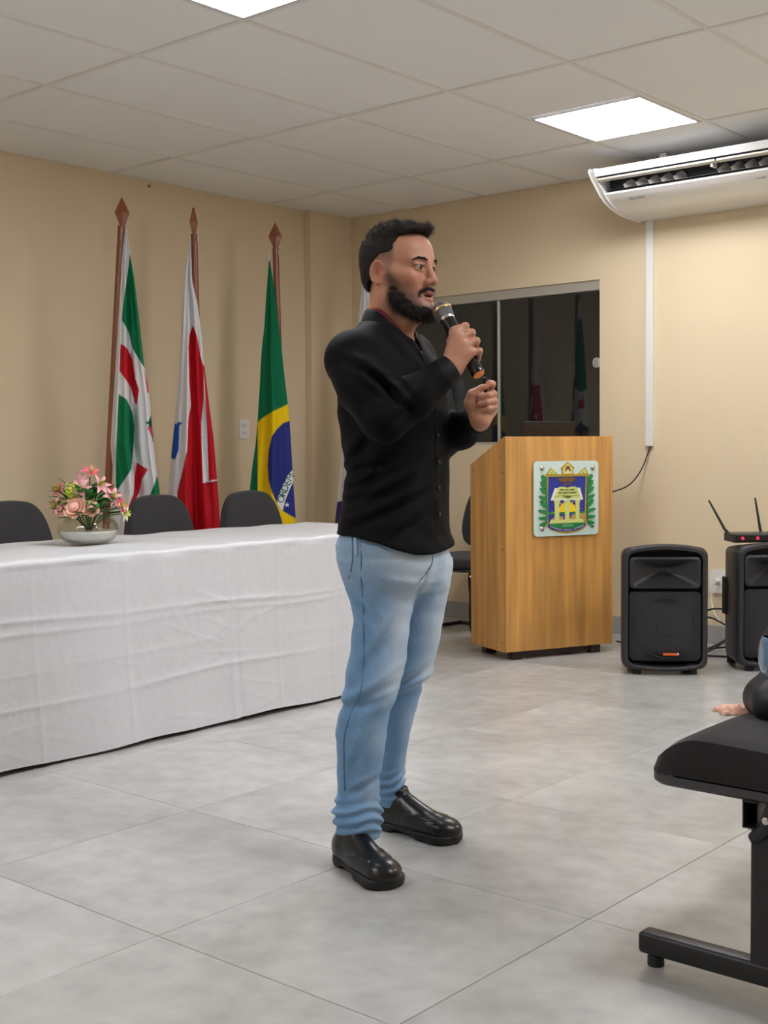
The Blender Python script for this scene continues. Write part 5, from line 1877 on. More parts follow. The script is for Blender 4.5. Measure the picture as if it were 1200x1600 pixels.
S.add(neck_cut, (cc[0] - 0.12, cc[1] - 0.12, 1.34), (cc[0] + 0.12, cc[1] + 0.12, 1.52), 0.010, 's')
S.cone(cc + FW * 0.05 + np.array([0, 0, -0.050]), cc + FW * 0.088 + np.array([0, 0, -0.088]), 0.026, 0.004, 0.010, 's')
# slit under the last button
sl0, sl1 = at(688, 818, -0.02), at(681, 870, -0.03)
S.cone(sl0, sl1, 0.002, 0.008, 0.004, 's')
shirt = S.mesh('shirt', M_SHIRT, man, 1)
M_SHIRTTRIM = mat('black_shirt_trim', lin(10, 10, 12), 0.62, spec=0.22)


def cuff(el, wr, n, r0, r1, l0, l1):
    mb = MB()
    axis_ = n
    p = [wr * (1 - 0) + axis_ * l for l in (l0, l0 + 0.004, l1 - 0.004, l1)]
    mb.tube([tuple(q) for q in p], [r0 - 0.003, r0, r1, r1 - 0.003], 28)
    return mb.build('cuff', M_SHIRTTRIM, shirt, smooth=True)


cuff(elR, wrR, nR, 0.0415, 0.0385, -0.048, 0.006)
cuff(elL, wrL, nL, 0.0400, 0.0375, -0.048, 0.004)
# placket and buttons down the front


def chest(z, side_=0.0, lift=0.0):
    """point on the middle of the chest at height z, side_ to his right"""
    t = np.array(sorted(torso))
    l, r = np.interp(z, t[:, 0], t[:, 1]), np.interp(z, t[:, 0], t[:, 2])
    rh = np.interp(z, [0.8, 1.0, 1.25, 1.36, 1.45], [1.28, 1.28, 1.42, 1.5, 1.2])
    c_, s_ = math.cos(math.radians(PHI)), math.sin(math.radians(PHI))
    b_ = (r - l) / 2 / math.sqrt(c_ * c_ + rh * rh * s_ * s_)
    q = np.array([(l + r) / 2, YC, z]) + RT * side_ + FW * 0.5
    h = on_field(S, np.array([(l + r) / 2, YC, z]) + RT * side_ + FW * (b_ + 0.016), -FW, 0.1)
    return h + FW * lift


MB().tube([tuple(chest(z, 0.016, 0.0008)) for z in np.linspace(0.875, 1.375, 40)], 0.0022, 6).build('placket_edge', M_SHIRTTRIM, shirt, smooth=True)
M_BUTTON = mat('reddish_button', lin(60, 32, 30), 0.4)
for z in (0.935, 1.005, 1.075, 1.145, 1.30, 1.365):
    o = MB().lathe([(0.0054, -0.001), (0.0054, 0.0018), (0.004, 0.0026), (0.001, 0.0022)], 10).build('button', M_BUTTON, shirt, smooth=True)
    o.location = tuple(chest(z, 0.004, 0.001))
    o.rotation_euler = (math.pi / 2, 0, math.radians(90 - PHI))

# collar: stand and fold of black cloth, dotted dark red on the inside
M_COLLAR_IN = mat('dark_red_lining', lin(122, 28, 44), 0.8, noise=(420, 0.55, 1, S1))


def ring_pt(a, r, z):
    """point round the neck: angle a from the front, at height z"""
    return np.array([cc[0], cc[1], 0.0]) + FW * (r * math.cos(a) + 0.004) + RT * (r * 0.98 * math.sin(a)) + np.array([0, 0, z])


fold_z = lambda f_: 1.386 + 0.098 * (1 - (1 - f_) ** 2.6)
nA = 56


def collar_sheet(name, m, rows_, th, a0):
    """rows_: functions f -> (radius, z) from the inner to the outer edge; f is 0 in front and 1 at the nape"""
    vs, fs = [], []
    for k in range(nA + 1):
        a = a0 + (2 * math.pi - 2 * a0) * k / nA
        f_ = 0.5 - 0.5 * math.cos(a)
        for fn in rows_:
            r, z = fn(f_)
            vs.append(ring_pt(a, r, z))
    W_ = len(rows_)
    for k in range(nA):
        for j in range(W_ - 1):
            fs.append((k * W_ + j, k * W_ + j + 1, (k + 1) * W_ + j + 1, (k + 1) * W_ + j))
    o = mesh_obj(name, vs, fs, m, shirt, smooth=True)
    md = o.modifiers.new('thickness', 'SOLIDIFY')
    md.thickness = th
    md.offset = 0
    return o


drop = lambda f_: min(0.046, 0.020 + 0.16 * f_)
collar_sheet('collar_lining', M_COLLAR_IN, [lambda f_: (0.0645, fold_z(f_) - 0.040), lambda f_: (0.0640, fold_z(f_) - 0.010), lambda f_: (0.0650, fold_z(f_) + 0.001 + 0.013 * min(1, max(0, (0.80 - f_) / 0.3)))], 0.003, 0.36)
collar_sheet('collar', M_SHIRTTRIM, [lambda f_: (0.0670, fold_z(f_) - 0.004), lambda f_: (0.0685, fold_z(f_) + 0.001), lambda f_: (0.0720, fold_z(f_) - 0.004),
                                     lambda f_: (0.0790 + 0.006 * (1 - f_), fold_z(f_) - 0.55 * drop(f_)), lambda f_: (0.0860 + 0.012 * (1 - f_), fold_z(f_) - drop(f_))], 0.004, 0.50)

# ---- shoes
M_LEATHER = mat('black_leather', lin(12, 12, 14), 0.30, spec=0.5, bump=(120, 0.06, S1))
M_SOLE = mat('black_sole', lin(18, 18, 19), 0.6)


def shoe(heel, toe):
    heel, toe = np.array(heel), np.array(toe)
    d = toe - heel
    Ln = np.linalg.norm(d[:2])
    d = d / Ln
    sd_ = np.array([d[1], -d[0], 0])
    up = np.array([0, 0, 1.0])
    R = [d, sd_, up]
    P = lambda a, b, c: heel + d * (a * Ln) + sd_ * b + up * c
    lo, hi = np.minimum(heel, toe) - 0.08, np.maximum(heel, toe) + 0.08
    lo[2], hi[2] = -0.01, 0.19
    U = Field(np.arange(lo[0], hi[0], 0.0028), np.arange(lo[1], hi[1], 0.0028), np.arange(-0.012, 0.16, 0.0028))
    big = (lo, hi)
    U.ell(P(0.30, 0, 0.045), (0.088, 0.036, 0.045), R)
    U.ell(P(0.18, 0, 0.050), (0.044, 0.030, 0.048), R, 0.03)
    U.cone(P(0.22, 0, 0.06), P(0.25, 0, 0.120), 0.033, 0.033, 0.02)
    U.ell(P(0.66, 0.002, 0.036), (0.105, 0.048, 0.034), R, 0.03)
    U.ell(P(0.83, 0.003, 0.034), (0.058, 0.044, 0.027), R, 0.02)
    U.cone(P(0.40, 0, 0.078), P(0.70, 0.002, 0.044), 0.030, 0.024, 0.03)
    U.cone(P(0.885, -0.018, 0.030), P(0.885, 0.022, 0.030), 0.023, 0.023, 0.02)
    # seam of the apron toe and side gore, creases over the toes
    U.chain([P(0.45, 0.042, 0.052), P(0.62, 0.040, 0.064), P(0.80, 0.034, 0.062), P(0.90, 0.012, 0.056), P(0.90, -0.012, 0.056), P(0.80, -0.030, 0.062), P(0.62, -0.036, 0.066), P(0.45, -0.038, 0.054)], [0.0025] * 8, 0.006)
    U.add(lambda X, Y, Z: 0.020 - Z, lo, hi, 0.004, 'i')
    U.add(lambda X, Y, Z: Z - 0.128, lo, hi, 0.004, 'i')
    up_ = U.mesh('shoe', M_LEATHER, man, 1)
    V = Field(np.arange(lo[0], hi[0], 0.003), np.arange(lo[1], hi[1], 0.003), np.arange(-0.009, 0.06, 0.003))
    V.ell(P(0.22, 0, 0.02), (0.060, 0.034, 0.06), R)
    V.ell(P(0.72, 0.002, 0.02), (0.088, 0.052, 0.06), R, 0.03)
    V.cone(P(0.2, 0, 0.014), P(0.7, 0, 0.014), 0.034, 0.042, 0.03)
    V.cone(P(0.87, -0.022, 0.014), P(0.87, 0.026, 0.014), 0.034, 0.034, 0.02)
    V.add(lambda X, Y, Z: np.maximum(Z - 0.027, 0.0015 - Z), lo, hi, 0.004, 'i')
    V.add(sd_box(P(0.44, 0, 0.0), (0.045, 0.08, 0.010), 0.008, R), lo, hi, 0.006, 's')
    V.mesh('sole', M_SOLE, up_, 1)
    # elastic gore on the outer side
    return up_


shoe((-0.106, 0.044, 0), (0.036, -0.190, 0))
shoe((0.000, 0.345, 0), (0.222, 0.170, 0))
# ---- body: head, neck, hands and what the clothes cover, one continuous surface
HPHI = 35.0
HF, HR = dirs(HPHI)
HC_ = at(624, 421, YC)                               # between the ears at eye level
HR3 = [HF, HR, np.array([0, 0, 1.0])]
H = lambda a, b, c: HC_ + HF * a + HR * b + np.array([0, 0, c])   # forward, to his right, up


def head_into(B, detail=True):
    e = lambda c, r, k=0.0, m='u', R=HR3: B.ell(H(*c), r, R, k, m)
    e((-0.014, 0, 0.030), (0.097, 0.077, 0.088))
    e((0.030, 0, -0.045), (0.062, 0.060, 0.082), 0.03)
    e((0.042, 0, 0.035), (0.050, 0.064, 0.050), 0.03)
    B.cone(H(0.080, -0.012, -0.116), H(0.080, 0.012, -0.116), 0.021, 0.021, 0.03)
    for s in (-1, 1):
        B.cone(H(0.004, s * 0.056, -0.078), H(0.072, s * 0.020, -0.114), 0.019, 0.018, 0.03)
        B.cone(H(-0.002, s * 0.062, -0.020), H(0.004, s * 0.057, -0.080), 0.014, 0.017, 0.03)
        B.cone(H(0.062, s * 0.045, -0.030), H(0.030, s * 0.064, -0.018), 0.018, 0.014, 0.02)
        B.cone(H(0.0885, s * 0.014, 0.016), H(0.072, s * 0.048, 0.013), 0.0105, 0.009, 0.015)
    if detail:
        for s in (-1, 1):
            B.ell(H(0.1015, s * 0.032, -0.003), (0.0185, 0.021, 0.0135), HR3, 0.010, 's')
            B.cone(H(0.0885, s * 0.019, 0.0028), H(0.0845, s * 0.046, 0.0010), 0.0044, 0.0036, 0.004)   # upper lid
            B.cone(H(0.0870, s * 0.020, -0.0112), H(0.0835, s * 0.044, -0.0095), 0.0034, 0.0030, 0.006)  # lower lid
        B.cone(H(0.0905, 0, 0.004), H(0.1085, 0, -0.037), 0.0078, 0.0100, 0.014)
        B.ell(H(0.1080, 0, -0.041), (0.0110, 0.0112, 0.0092), HR3, 0.008)
        for s in (-1, 1):
            B.ell(H(0.0975, s * 0.0135, -0.0440), (0.012, 0.0075, 0.0082), HR3, 0.006)
            B.ell(H(0.1035, s * 0.0075, -0.0525), (0.005, 0.0035, 0.0040), HR3, 0.003, 's')
        B.cone(H(0.087, 0, -0.052), H(0.0875, 0, -0.064), 0.0105, 0.0105, 0.012)
        B.chain([H(0.0855, 0.026, -0.0750), H(0.0955, 0.010, -0.0695), H(0.0965, 0, -0.0708), H(0.0955, -0.010, -0.0695), H(0.0855, -0.026, -0.0750)], [0.003, 0.0046, 0.0046, 0.0046, 0.003], 0.006)
        B.chain([H(0.0850, 0.024, -0.0790), H(0.0930, 0.010, -0.0872), H(0.0940, 0, -0.0880), H(0.0930, -0.010, -0.0872), H(0.0850, -0.024, -0.0790)], [0.003, 0.0054, 0.0058, 0.0054, 0.003], 0.006)
        B.ell(H(0.098, 0, -0.0790), (0.020, 0.0185, 0.0036), HR3, 0.003, 's')
        for s in (-1, 1):                              # ears: leaf-shaped shell with a hollow
            ea = math.radians(28)
            Re = [HF * math.cos(ea) - HR * s * math.sin(ea), HR * s * math.cos(ea) + HF * math.sin(ea), np.array([0, 0, 1.0])]
            B.ell(H(-0.012, s * 0.0800, -0.018), (0.019, 0.0075, 0.032), Re, 0.006)
            B.cone(H(-0.004, s * 0.0760, -0.042), H(-0.001, s * 0.0740, -0.047), 0.008, 0.007, 0.006)
            B.ell(H(-0.008, s * 0.0885, -0.014), (0.0125, 0.0095, 0.021), Re, 0.004, 's')
            B.chain([H(-0.012 + 0.0175 * math.cos(math.radians(t_)), s * (0.0860 - 0.006 * math.cos(math.radians(t_))), -0.016 + 0.029 * math.sin(math.radians(t_))) for t_ in range(20, 281, 20)], [0.0034] * 14, 0.003)
            B.cone(H(0.003, s * 0.0785, -0.022), H(0.001, s * 0.079, -0.030), 0.0045, 0.0045, 0.004)


zax = np.concatenate([np.arange(0.03, 1.13, 0.010), np.arange(1.13, 1.74, 0.0026)])
Bd = Field(np.arange(-0.16, 0.37, 0.0030), np.arange(-0.20, 0.38, 0.0030), zax)
head_into(Bd)
Bd.cone(neck0 + np.array([0, 0, -0.04]), neck1 + np.array([-0.002, 0.004, 0.0]), 0.062, 0.055, 0.025)
Bd.cone(neck0 + FW * 0.035 + np.array([0, 0, -0.035]), H(0.045, 0, -0.115), 0.030, 0.024, 0.03)
Bd.cone(H(0.052, 0, -0.132), H(0.056, 0, -0.137), 0.009, 0.008, 0.015)          # throat
# under the clothes: chest, arms, legs (slimmer than the cloth)
Bd.add(loft(torso, PHI, YTOR, [(0.8, 1.28), (1.25, 1.42), (1.45, 1.2)], 0.93, 1.40, grow=-0.020, expo=2.2), (-0.2, -0.15, 0.8), (0.3, 0.35, 1.45), 0.03)
Bd.chain([shR, elR, wrR], [0.048, 0.042, 0.028], 0.02)
Bd.chain([shL, elL, wrL], [0.046, 0.041, 0.028], 0.02)
Bd.add(loft(hips, PHI, YTOR, [(0.7, 1.28), (1, 1.28)], 0.76, 0.95, grow=-0.030), (-0.14, -0.1, 0.7), (0.26, 0.3, 0.92), 0.02)
Bd.add(loft(legR, 45, YLR, [(0.1, 1.0), (1, 1.05)], 0.09, 0.80, grow=-0.018), (-0.15, -0.12, 0.05), (0.2, 0.2, 0.8), 0.02)
Bd.add(loft(legL, 35, YLL, [(0.1, 1.0), (1, 1.05)], 0.10, 0.80, grow=-0.018), (-0.15, 0.05, 0.05), (0.28, 0.42, 0.8), 0.02)

# microphone axis (ball end to foot)
MIC0, MIC1 = at(691, 486, 0.005), at(748, 585, -0.085)
ma = (MIC1 - MIC0) / np.linalg.norm(MIC1 - MIC0)

# right hand round the microphone: back of the hand towards the camera
mic_at = lambda u, v: MIC0 + ma * float((at(u, v, -0.04) - MIC0) @ ma)
toward = np.array([0.0, -1.0, 0.0])
mcpR = [at(711, 519, -0.080), at(717, 528, -0.086), at(724, 539, -0.088), at(730, 551, -0.086)]
pipR = [at(727, 509.5, -0.070), at(737, 520, -0.074), at(744.5, 533, -0.077), at(749, 548.5, -0.078)]
side_m = np.cross(ma, toward)
side_m /= np.linalg.norm(side_m)
if side_m[0] < 0:
    side_m = -side_m
away = np.cross(ma, side_m)
if away[1] < 0:
    away = -away
rad = [0.0094, 0.0098, 0.0094, 0.0084]
for i in range(4):
    c = MIC0 + ma * float((pipR[i] - MIC0) @ ma)       # point of the microphone axis level with this finger
    dip = c + side_m * 0.020 + away * 0.020
    tip = c - side_m * 0.010 + away * 0.0285
    Bd.chain([mcpR[i], pipR[i]], [rad[i] * 1.18, rad[i] * 1.06], 0.006)
    Bd.chain([pipR[i], dip, tip], [rad[i] * 1.04, rad[i] * 0.95, rad[i] * 0.82], 0.004)
for i in range(4):
    Bd.cone(wrR + np.array([0.0, 0, 0]) + nR * 0.012, mcpR[i] + np.array([0, 0.005, 0]), 0.022, 0.0135, 0.016)
Bd.ell((mcpR[1] + mcpR[3] + wrR) / 3 + np.array([0.0, 0.004, 0]), (0.032, 0.018, 0.032), None, 0.015)
th0 = wrR + nR * 0.030 + np.array([-0.006, 0.022, 0.012])
c = MIC0 + ma * float((mcpR[0] - MIC0) @ ma)
Bd.chain([th0, c - side_m * 0.022 + away * 0.020, c - side_m * 0.016 + away * 0.027 - ma * 0.022, c - side_m * 0.004 + away * 0.030 - ma * 0.034], [0.017, 0.0125, 0.0108, 0.009], 0.010)
# knuckle dimples between fingers
for i in range(3):
    Bd.ell((mcpR[i] + mcpR[i + 1] + pipR[i] + pipR[i + 1]) / 4 + np.array([0.003, -0.012, 0]), (0.004, 0.006, 0.003), None, 0.006, 's')

# left hand: palm towards the camera, fingers curled over, thumb meeting the forefinger
palmL = at(746, 638, 0.060)
mcpL = [at(763, 612, 0.078), at(766, 622, 0.078), at(768, 632, 0.076), at(767, 642, 0.072)]
pipL = [at(769.5, 600, 0.046), at(771.5, 615.5, 0.036), at(773, 626.5, 0.034), at(772.5, 637, 0.036)]
dipL = [at(764.5, 598.5, 0.030), at(762, 617.5, 0.016), at(761, 628.5, 0.014), at(763, 638.5, 0.018)]
tipL = [at(759, 604, 0.026), at(752, 620.5, 0.020), at(750, 631, 0.019), at(755, 640, 0.022)]
for i in range(4):
    Bd.chain([mcpL[i], pipL[i]], [rad[i] * 1.1, rad[i] * 1.0], 0.006)
    Bd.chain([pipL[i], dipL[i], tipL[i]], [rad[i] * 0.98, rad[i] * 0.90, rad[i] * 0.80], 0.0025)
for i in range(4):
    Bd.cone(wrL + nL * 0.010, mcpL[i], 0.022, 0.0135, 0.016)
Bd.ell(palmL + np.array([0.004, 0, 0]), (0.030, 0.017, 0.034), None, 0.018)
Bd.chain([at(744, 648, 0.052), at(735, 630, 0.040), at(738, 616, 0.032), at(751.5, 606, 0.026)], [0.020, 0.0155, 0.0112, 0.0085], 0.012)

SK = np.array(lin(192, 138, 112))


def paint_skin(v):
    c = np.tile(SK, (len(v), 1))
    w = v - HC_
    a, b, z = w @ HF, w @ HR, w[:, 2]

    def blend(mask, col):
        nonlocal c
        m = np.clip(mask, 0, 1)[:, None]
        c = c * (1 - m) + np.array(col) * m
    g = lambda a0, b0, z0, ra, rb, rz: np.exp(-((a - a0) / ra) ** 2 - ((np.abs(b) - b0) / rb) ** 2 - ((z - z0) / rz) ** 2)
    blend(0.35 * g(0.07, 0.045, -0.035, 0.04, 0.025, 0.025), lin(196, 118, 100))     # cheeks
    blend(0.45 * g(-0.012, 0.085, -0.02, 0.03, 0.012, 0.035), lin(190, 104, 90))     # ears
    blend(0.22 * g(0.110, 0.0, -0.042, 0.015, 0.015, 0.012), lin(190, 112, 96))      # nose
    lip = (np.abs(b) < 0.026) & (a > 0.082)
    blend(lip * np.exp(-((z + 0.0700) / 0.0045) ** 2) * 0.9, lin(150, 88, 78))
    blend(lip * np.exp(-((z + 0.0885) / 0.0065) ** 2) * np.clip((0.022 - np.abs(b)) / 0.006, 0, 1) * 0.85, lin(166, 98, 90))
    blend(((np.abs(b) < 0.019) & (a > 0.07)) * np.exp(-((z + 0.079) / 0.0030) ** 2), lin(70, 24, 24))
    # stubble: cheeks towards the ear, moustache, under the lip
    up = np.interp(a, [-0.01, 0.02, 0.05, 0.075, 0.1], [0.02, -0.014, -0.052, -0.070, -0.10])
    st = 1 / (1 + np.exp((z - up) / 0.007)) * np.clip((a - 0.004) / 0.014, 0, 1) * np.clip((z + 0.150) / 0.03, 0, 1)
    st = st * (1 - np.exp(-((a - 0.10) / 0.022) ** 2 - (b / 0.026) ** 2 - ((z + 0.085) / 0.016) ** 2))
    blend(0.80 * st, lin(58, 42, 36))
    mu = (a > 0.07) * np.exp(-((z + 0.0615 + 3.5 * np.clip(np.abs(b) - 0.012, 0, 1) ** 1.5) / 0.0050) ** 2) * np.clip((0.034 - np.abs(b)) / 0.008, 0, 1)
    blend(0.80 * mu, lin(48, 34, 30))
    gt = (a > 0.085) * np.exp(-((z + 0.104) / 0.008) ** 2 - (b / 0.008) ** 2)
    blend(0.7 * gt, lin(48, 34, 30))
    # short faded hair at temples and nape, thinning towards the ear
    fade = np.clip((0.036 - a) / 0.010, 0, 1) * np.clip((z + 0.005) / 0.050, 0, 1) * (np.abs(b) < 0.0800)
    sbn = np.exp(-((a - 0.016) / 0.012) ** 2) * np.clip((0.03 - z) / 0.02, 0, 1) * np.clip((z + 0.06) / 0.02, 0, 1) * 0.45
    nap = np.clip((-0.040 - a) / 0.015, 0, 1) * np.clip((z + 0.085) / 0.05, 0, 1)
    blend(0.82 * np.maximum(np.maximum(fade, nap), sbn), lin(46, 36, 33))
    blend(0.75 * (a > 0.075) * np.exp(-((z - 0.0005) / 0.0020) ** 2) * np.exp(-((np.abs(b) - 0.033) / 0.014) ** 4), lin(58, 38, 34))   # lash line
    return c


M_SKIN = mat('skin', (1, 1, 1, 1), 0.48, spec=0.42, attr='Col', noise=(90, 0.06, 4, S1), bump=(500, 0.05, S1))
M_SKIN.node_tree.nodes['Principled BSDF'].inputs['Subsurface Weight'].default_value = 0.12
M_SKIN.node_tree.nodes['Principled BSDF'].inputs['Subsurface Radius'].default_value = (0.012, 0.004, 0.002)
M_SKIN.node_tree.nodes['Principled BSDF'].inputs['Subsurface Scale'].default_value = 0.6
body_o = Bd.mesh('body', M_SKIN, man, 1, paint_skin)

# ---- eyes, brows
M_EYE = mat('eye_white', lin(158, 144, 136), 0.25)
M_IRIS = mat('dark_iris', lin(34, 22, 18), 0.1)
M_HAIR = mat('dark_hair', lin(30, 24, 23), 0.65, spec=0.25, noise=(160, 0.35, 3, S1))
for s in (-1, 1):
    c = H(0.0785, s * 0.0320, -0.0035)
    ev = MB().lathe([(0.0125 * math.sin(math.pi * k / 14) + 1e-4, -0.0125 * math.cos(math.pi * k / 14)) for k in range(15)], 20)
    o = ev.build('eye', M_EYE, man, smooth=True)
    o.location = tuple(c)
    look = (HF * 0.97 + np.array([0.25, 0.1, -0.02]))
    look /= np.linalg.norm(look)
    ir = MB().lathe([(0.0001, 0.0004), (0.0064, -0.0004), (0.0070, -0.0026), (0.0060, -0.005)], 16)
    Rl_ = Vector(look).to_track_quat('Z', 'Y').to_matrix()
    mesh_obj('iris', [tuple(Rl_ @ Vector((p[0], p[1], p[2] + 0.0130))) for p in ir.v], ir.f, M_IRIS, o, smooth=True)
EB = Field(np.arange(HC_[0] - 0.02, HC_[0] + 0.14, 0.0016), np.arange(HC_[1] - 0.14, HC_[1] + 0.10, 0.0016), np.arange(HC_[2], HC_[2] + 0.045, 0.0016))
for s in (-1, 1):
    EB.chain([H(0.0985, s * 0.012, 0.0150), H(0.0970, s * 0.026, 0.0175), H(0.0905, s * 0.041, 0.0190), H(0.0805, s * 0.056, 0.0130)], [0.0028, 0.0034, 0.0032, 0.0020], 0.003)
EB.add(lambda X, Y, Z: 0.0011 * np.sin(700 * X + 300 * Z) * np.sin(500 * Z - 200 * X), (-1, -1, 0), (1, 1, 3), 0, 'd')
EB.mesh('eyebrows', M_HAIR, man, 1)


# ---- hair: short sides, longer swept-up top
def hfield(lo, hi, h):
    return Field(np.arange(HC_[0] + lo[0], HC_[0] + hi[0], h), np.arange(HC_[1] + lo[1], HC_[1] + hi[1], h), np.arange(HC_[2] + lo[2], HC_[2] + hi[2], h))


def hc(X, Y, Z):
    x, y, z = X - HC_[0], Y - HC_[1], Z - HC_[2]
    return x * HF[0] + y * HF[1], x * HR[0] + y * HR[1], z + 0 * x


Hh = hfield((-0.16, -0.16, -0.11), (0.17, 0.16, 0.17), 0.0024)
Hh.ell(H(-0.0155, 0, 0.032), (0.0995, 0.0785, 0.0895), HR3)
Hh.ell(H(-0.026, 0, 0.016), (0.084, 0.074, 0.078), HR3, 0.02)
Hh.cone(H(-0.053, -0.03, -0.03), H(-0.053, 0.03, -0.03), 0.036, 0.036, 0.03)
Hh.ell(H(-0.010, 0, 0.055), (0.096, 0.072, 0.062), HR3, 0.02)
Hh.cone(H(0.030, 0, 0.086), H(-0.050, 0, 0.084), 0.024, 0.022, 0.03)
for b in (-0.034, -0.017, 0.0, 0.017, 0.034):
    Hh.cone(H(0.020, b, 0.088), H(0.086 - abs(b) * 0.35, b * 1.05, 0.091 - abs(b) * 0.3), 0.020, 0.0150, 0.012)


def hairline(X, Y, Z):
    a, b, z = hc(X, Y, Z)
    front = np.interp(z, [-0.12, -0.02, 0.02, 0.045, 0.078, 0.090, 0.097, 0.2], [-0.030, -0.020, 0.026, 0.036, 0.040, 0.072, 0.105, 0.14])
    front = front - 0.25 * np.clip(np.abs(b) - 0.040, 0, 0.03) * (z > 0.05)
    under = np.interp(a, [-0.12, -0.075, -0.050, -0.030, -0.010, 0.03], [-0.075, -0.060, -0.030, 0.020, 0.034, 0.036])
    return np.maximum((a - front) * 0.7, under - z)


Hh.add(hairline, (-1, -1, 0), (1, 1, 3), 0.006, 'i')


def tufts(X, Y, Z):
    a, b, z = hc(X, Y, Z)
    top = np.clip((z - 0.045) / 0.05, 0, 1)
    w = a * 0.9 + z * 0.6
    t = np.sin(190 * b + 25 * np.sin(38 * a) + 14 * z) * np.sin(70 * a + 40 * b + 30 * np.sin(50 * b)) + 0.6 * np.sin(120 * a - 150 * b + 60 * z)
    f_ = np.sin(520 * b + 200 * a + 130 * z) * np.sin(430 * z - 260 * a)
    return top * 0.0042 * t + 0.0010 * f_


Hh.add(tufts, (-1, -1, 0), (1, 1, 3), 0, 'd')
for s in (-1, 1):                                    # keep the ear free
    Hh.ell(H(-0.012, s * 0.085, -0.020), (0.026, 0.020, 0.036), HR3, 0.008, 's')
hair = Hh.mesh('hair', M_HAIR, man, 1)

# ---- beard: full along the jaw, moustache joining at the mouth corners
Bf = hfield((-0.06, -0.16, -0.17), (0.17, 0.12, 0.02), 0.0022)
head_into(Bf, False)


def beard_depth(X, Y, Z):
    a, b, z = hc(X, Y, Z)
    upper = np.interp(a, [0.0, 0.016, 0.035, 0.050, 0.065, 0.080, 0.10, 0.12], [-0.030, -0.040, -0.056, -0.070, -0.086, -0.102, -0.106, -0.106])
    return -(0.0002 + 0.0052 * np.clip((upper - z) / 0.035, 0, 1) * np.clip((a - 0.012) / 0.02, 0, 1))


Bf.add(beard_depth, (-1, -1, 0), (1, 1, 3), 0, 'd')


def beard_region(X, Y, Z):
    a, b, z = hc(X, Y, Z)
    upper = np.interp(a, [0.0, 0.016, 0.035, 0.050, 0.065, 0.080, 0.10, 0.12], [-0.030, -0.040, -0.056, -0.070, -0.086, -0.102, -0.106, -0.106])
    d1 = np.maximum(z - upper, 0.016 - a)
    low_ = np.interp(a, [0.0, 0.02, 0.05, 0.09], [-0.098, -0.118, -0.140, -0.150])
    return np.maximum(d1, low_ - z) * 0.8


Bf.add(beard_region, (-1, -1, 0), (1, 1, 3), 0.010, 'i')
Bf.add(lambda X, Y, Z: 0.0016 * np.sin(420 * X + 160 * Z) * np.sin(380 * Z + 240 * Y) + 0.0012 * np.sin(260 * Y + 330 * Z), (-1, -1, 0), (1, 1, 3), 0, 'd')
for s in (-1, 1):
    Bf.chain([H(0.1005, s * 0.002, -0.0600), H(0.0965, s * 0.016, -0.0615), H(0.0865, s * 0.028, -0.0690), H(0.0790, s * 0.032, -0.0850), H(0.074, s * 0.034, -0.100)], [0.0030, 0.0032, 0.0027, 0.0018, 0.0018], 0.004)
Bf.chain([H(0.0935, 0, -0.0985), H(0.0945, 0, -0.108)], [0.0032, 0.0050], 0.004)
beard = Bf.mesh('beard', M_HAIR, man, 1)



def strands(name, src, n, fn, r, parent, m, seed):
    """single hairs growing from a hair mass; fn(p, normal, rng) -> (direction, length, bend)"""
    me = src.data
    co = np.empty(len(me.vertices) * 3, np.float32)
    no = np.empty(len(me.vertices) * 3, np.float32)
    me.vertices.foreach_get('co', co)
    me.vertices.foreach_get('normal', no)
    co, no = co.reshape(-1, 3).astype(float), no.reshape(-1, 3).astype(float)
    rng = np.random.RandomState(seed)
    pick = rng.randint(0, len(co), n)
    p, nn = co[pick], no[pick]
    d, L, bend = fn(p, nn, rng)
    d = d / np.linalg.norm(d, axis=1)[:, None]
    e1 = np.cross(d, rng.normal(size=d.shape))
    e1 /= np.linalg.norm(e1, axis=1)[:, None] + 1e-9
    e2 = np.cross(d, e1)
    V = []
    for t, w in ((-0.1, 1.0), (0.35, 0.9), (0.7, 0.65), (1.0, 0.15)):
        c = p + d * (L * t)[:, None] + bend * ((t * t) * L)[:, None]
        for k in range(3):
            an = 2 * math.pi * k / 3
            V.append(c + (e1 * math.cos(an) + e2 * math.sin(an)) * r * w)
    V = np.stack(V, 1).reshape(-1, 3)
    q = []
    base = np.arange(n) * 12
    for i in range(3):
        for k in range(3):
            k2 = (k + 1) % 3
            q.append(np.stack([base + i * 3 + k, base + i * 3 + k2, base + i * 3 + 3 + k2, base + i * 3 + 3 + k], 1))
    o = fast_mesh(name, V, np.concatenate(q), m, None, parent)
    o['kind'] = 'stuff'
    return o


def hair_flow(p, nn, rng):
    w = p - HC_
    a, z = w @ HF, w[:, 2]
    top = np.clip((z - 0.060) / 0.035, 0, 1)[:, None]
    fwd = HF[None] * 0.8 + np.array([[0, 0, 0.55]]) * np.clip((a - 0.02) / 0.05, 0, 1)[:, None]
    dn = np.array([[0, 0, -0.9]]) - HF[None] * 0.25
    d = nn * (0.35 + 0.25 * top) + fwd * top + dn * (1 - top) + rng.normal(size=p.shape) * (0.12 + 0.22 * top)
    L = 0.004 + top[:, 0] * rng.uniform(0.005, 0.014, len(p))
    return d, L, -nn * 0.25 + np.array([[0, 0, 0.1]]) * top


def beard_flow(p, nn, rng):
    d = nn * 0.55 + np.array([[0, 0, -0.8]]) + HF[None] * 0.15 + rng.normal(size=p.shape) * 0.22
    return d, rng.uniform(0.004, 0.010, len(p)), np.array([[0, 0, -0.15]]) + 0 * p


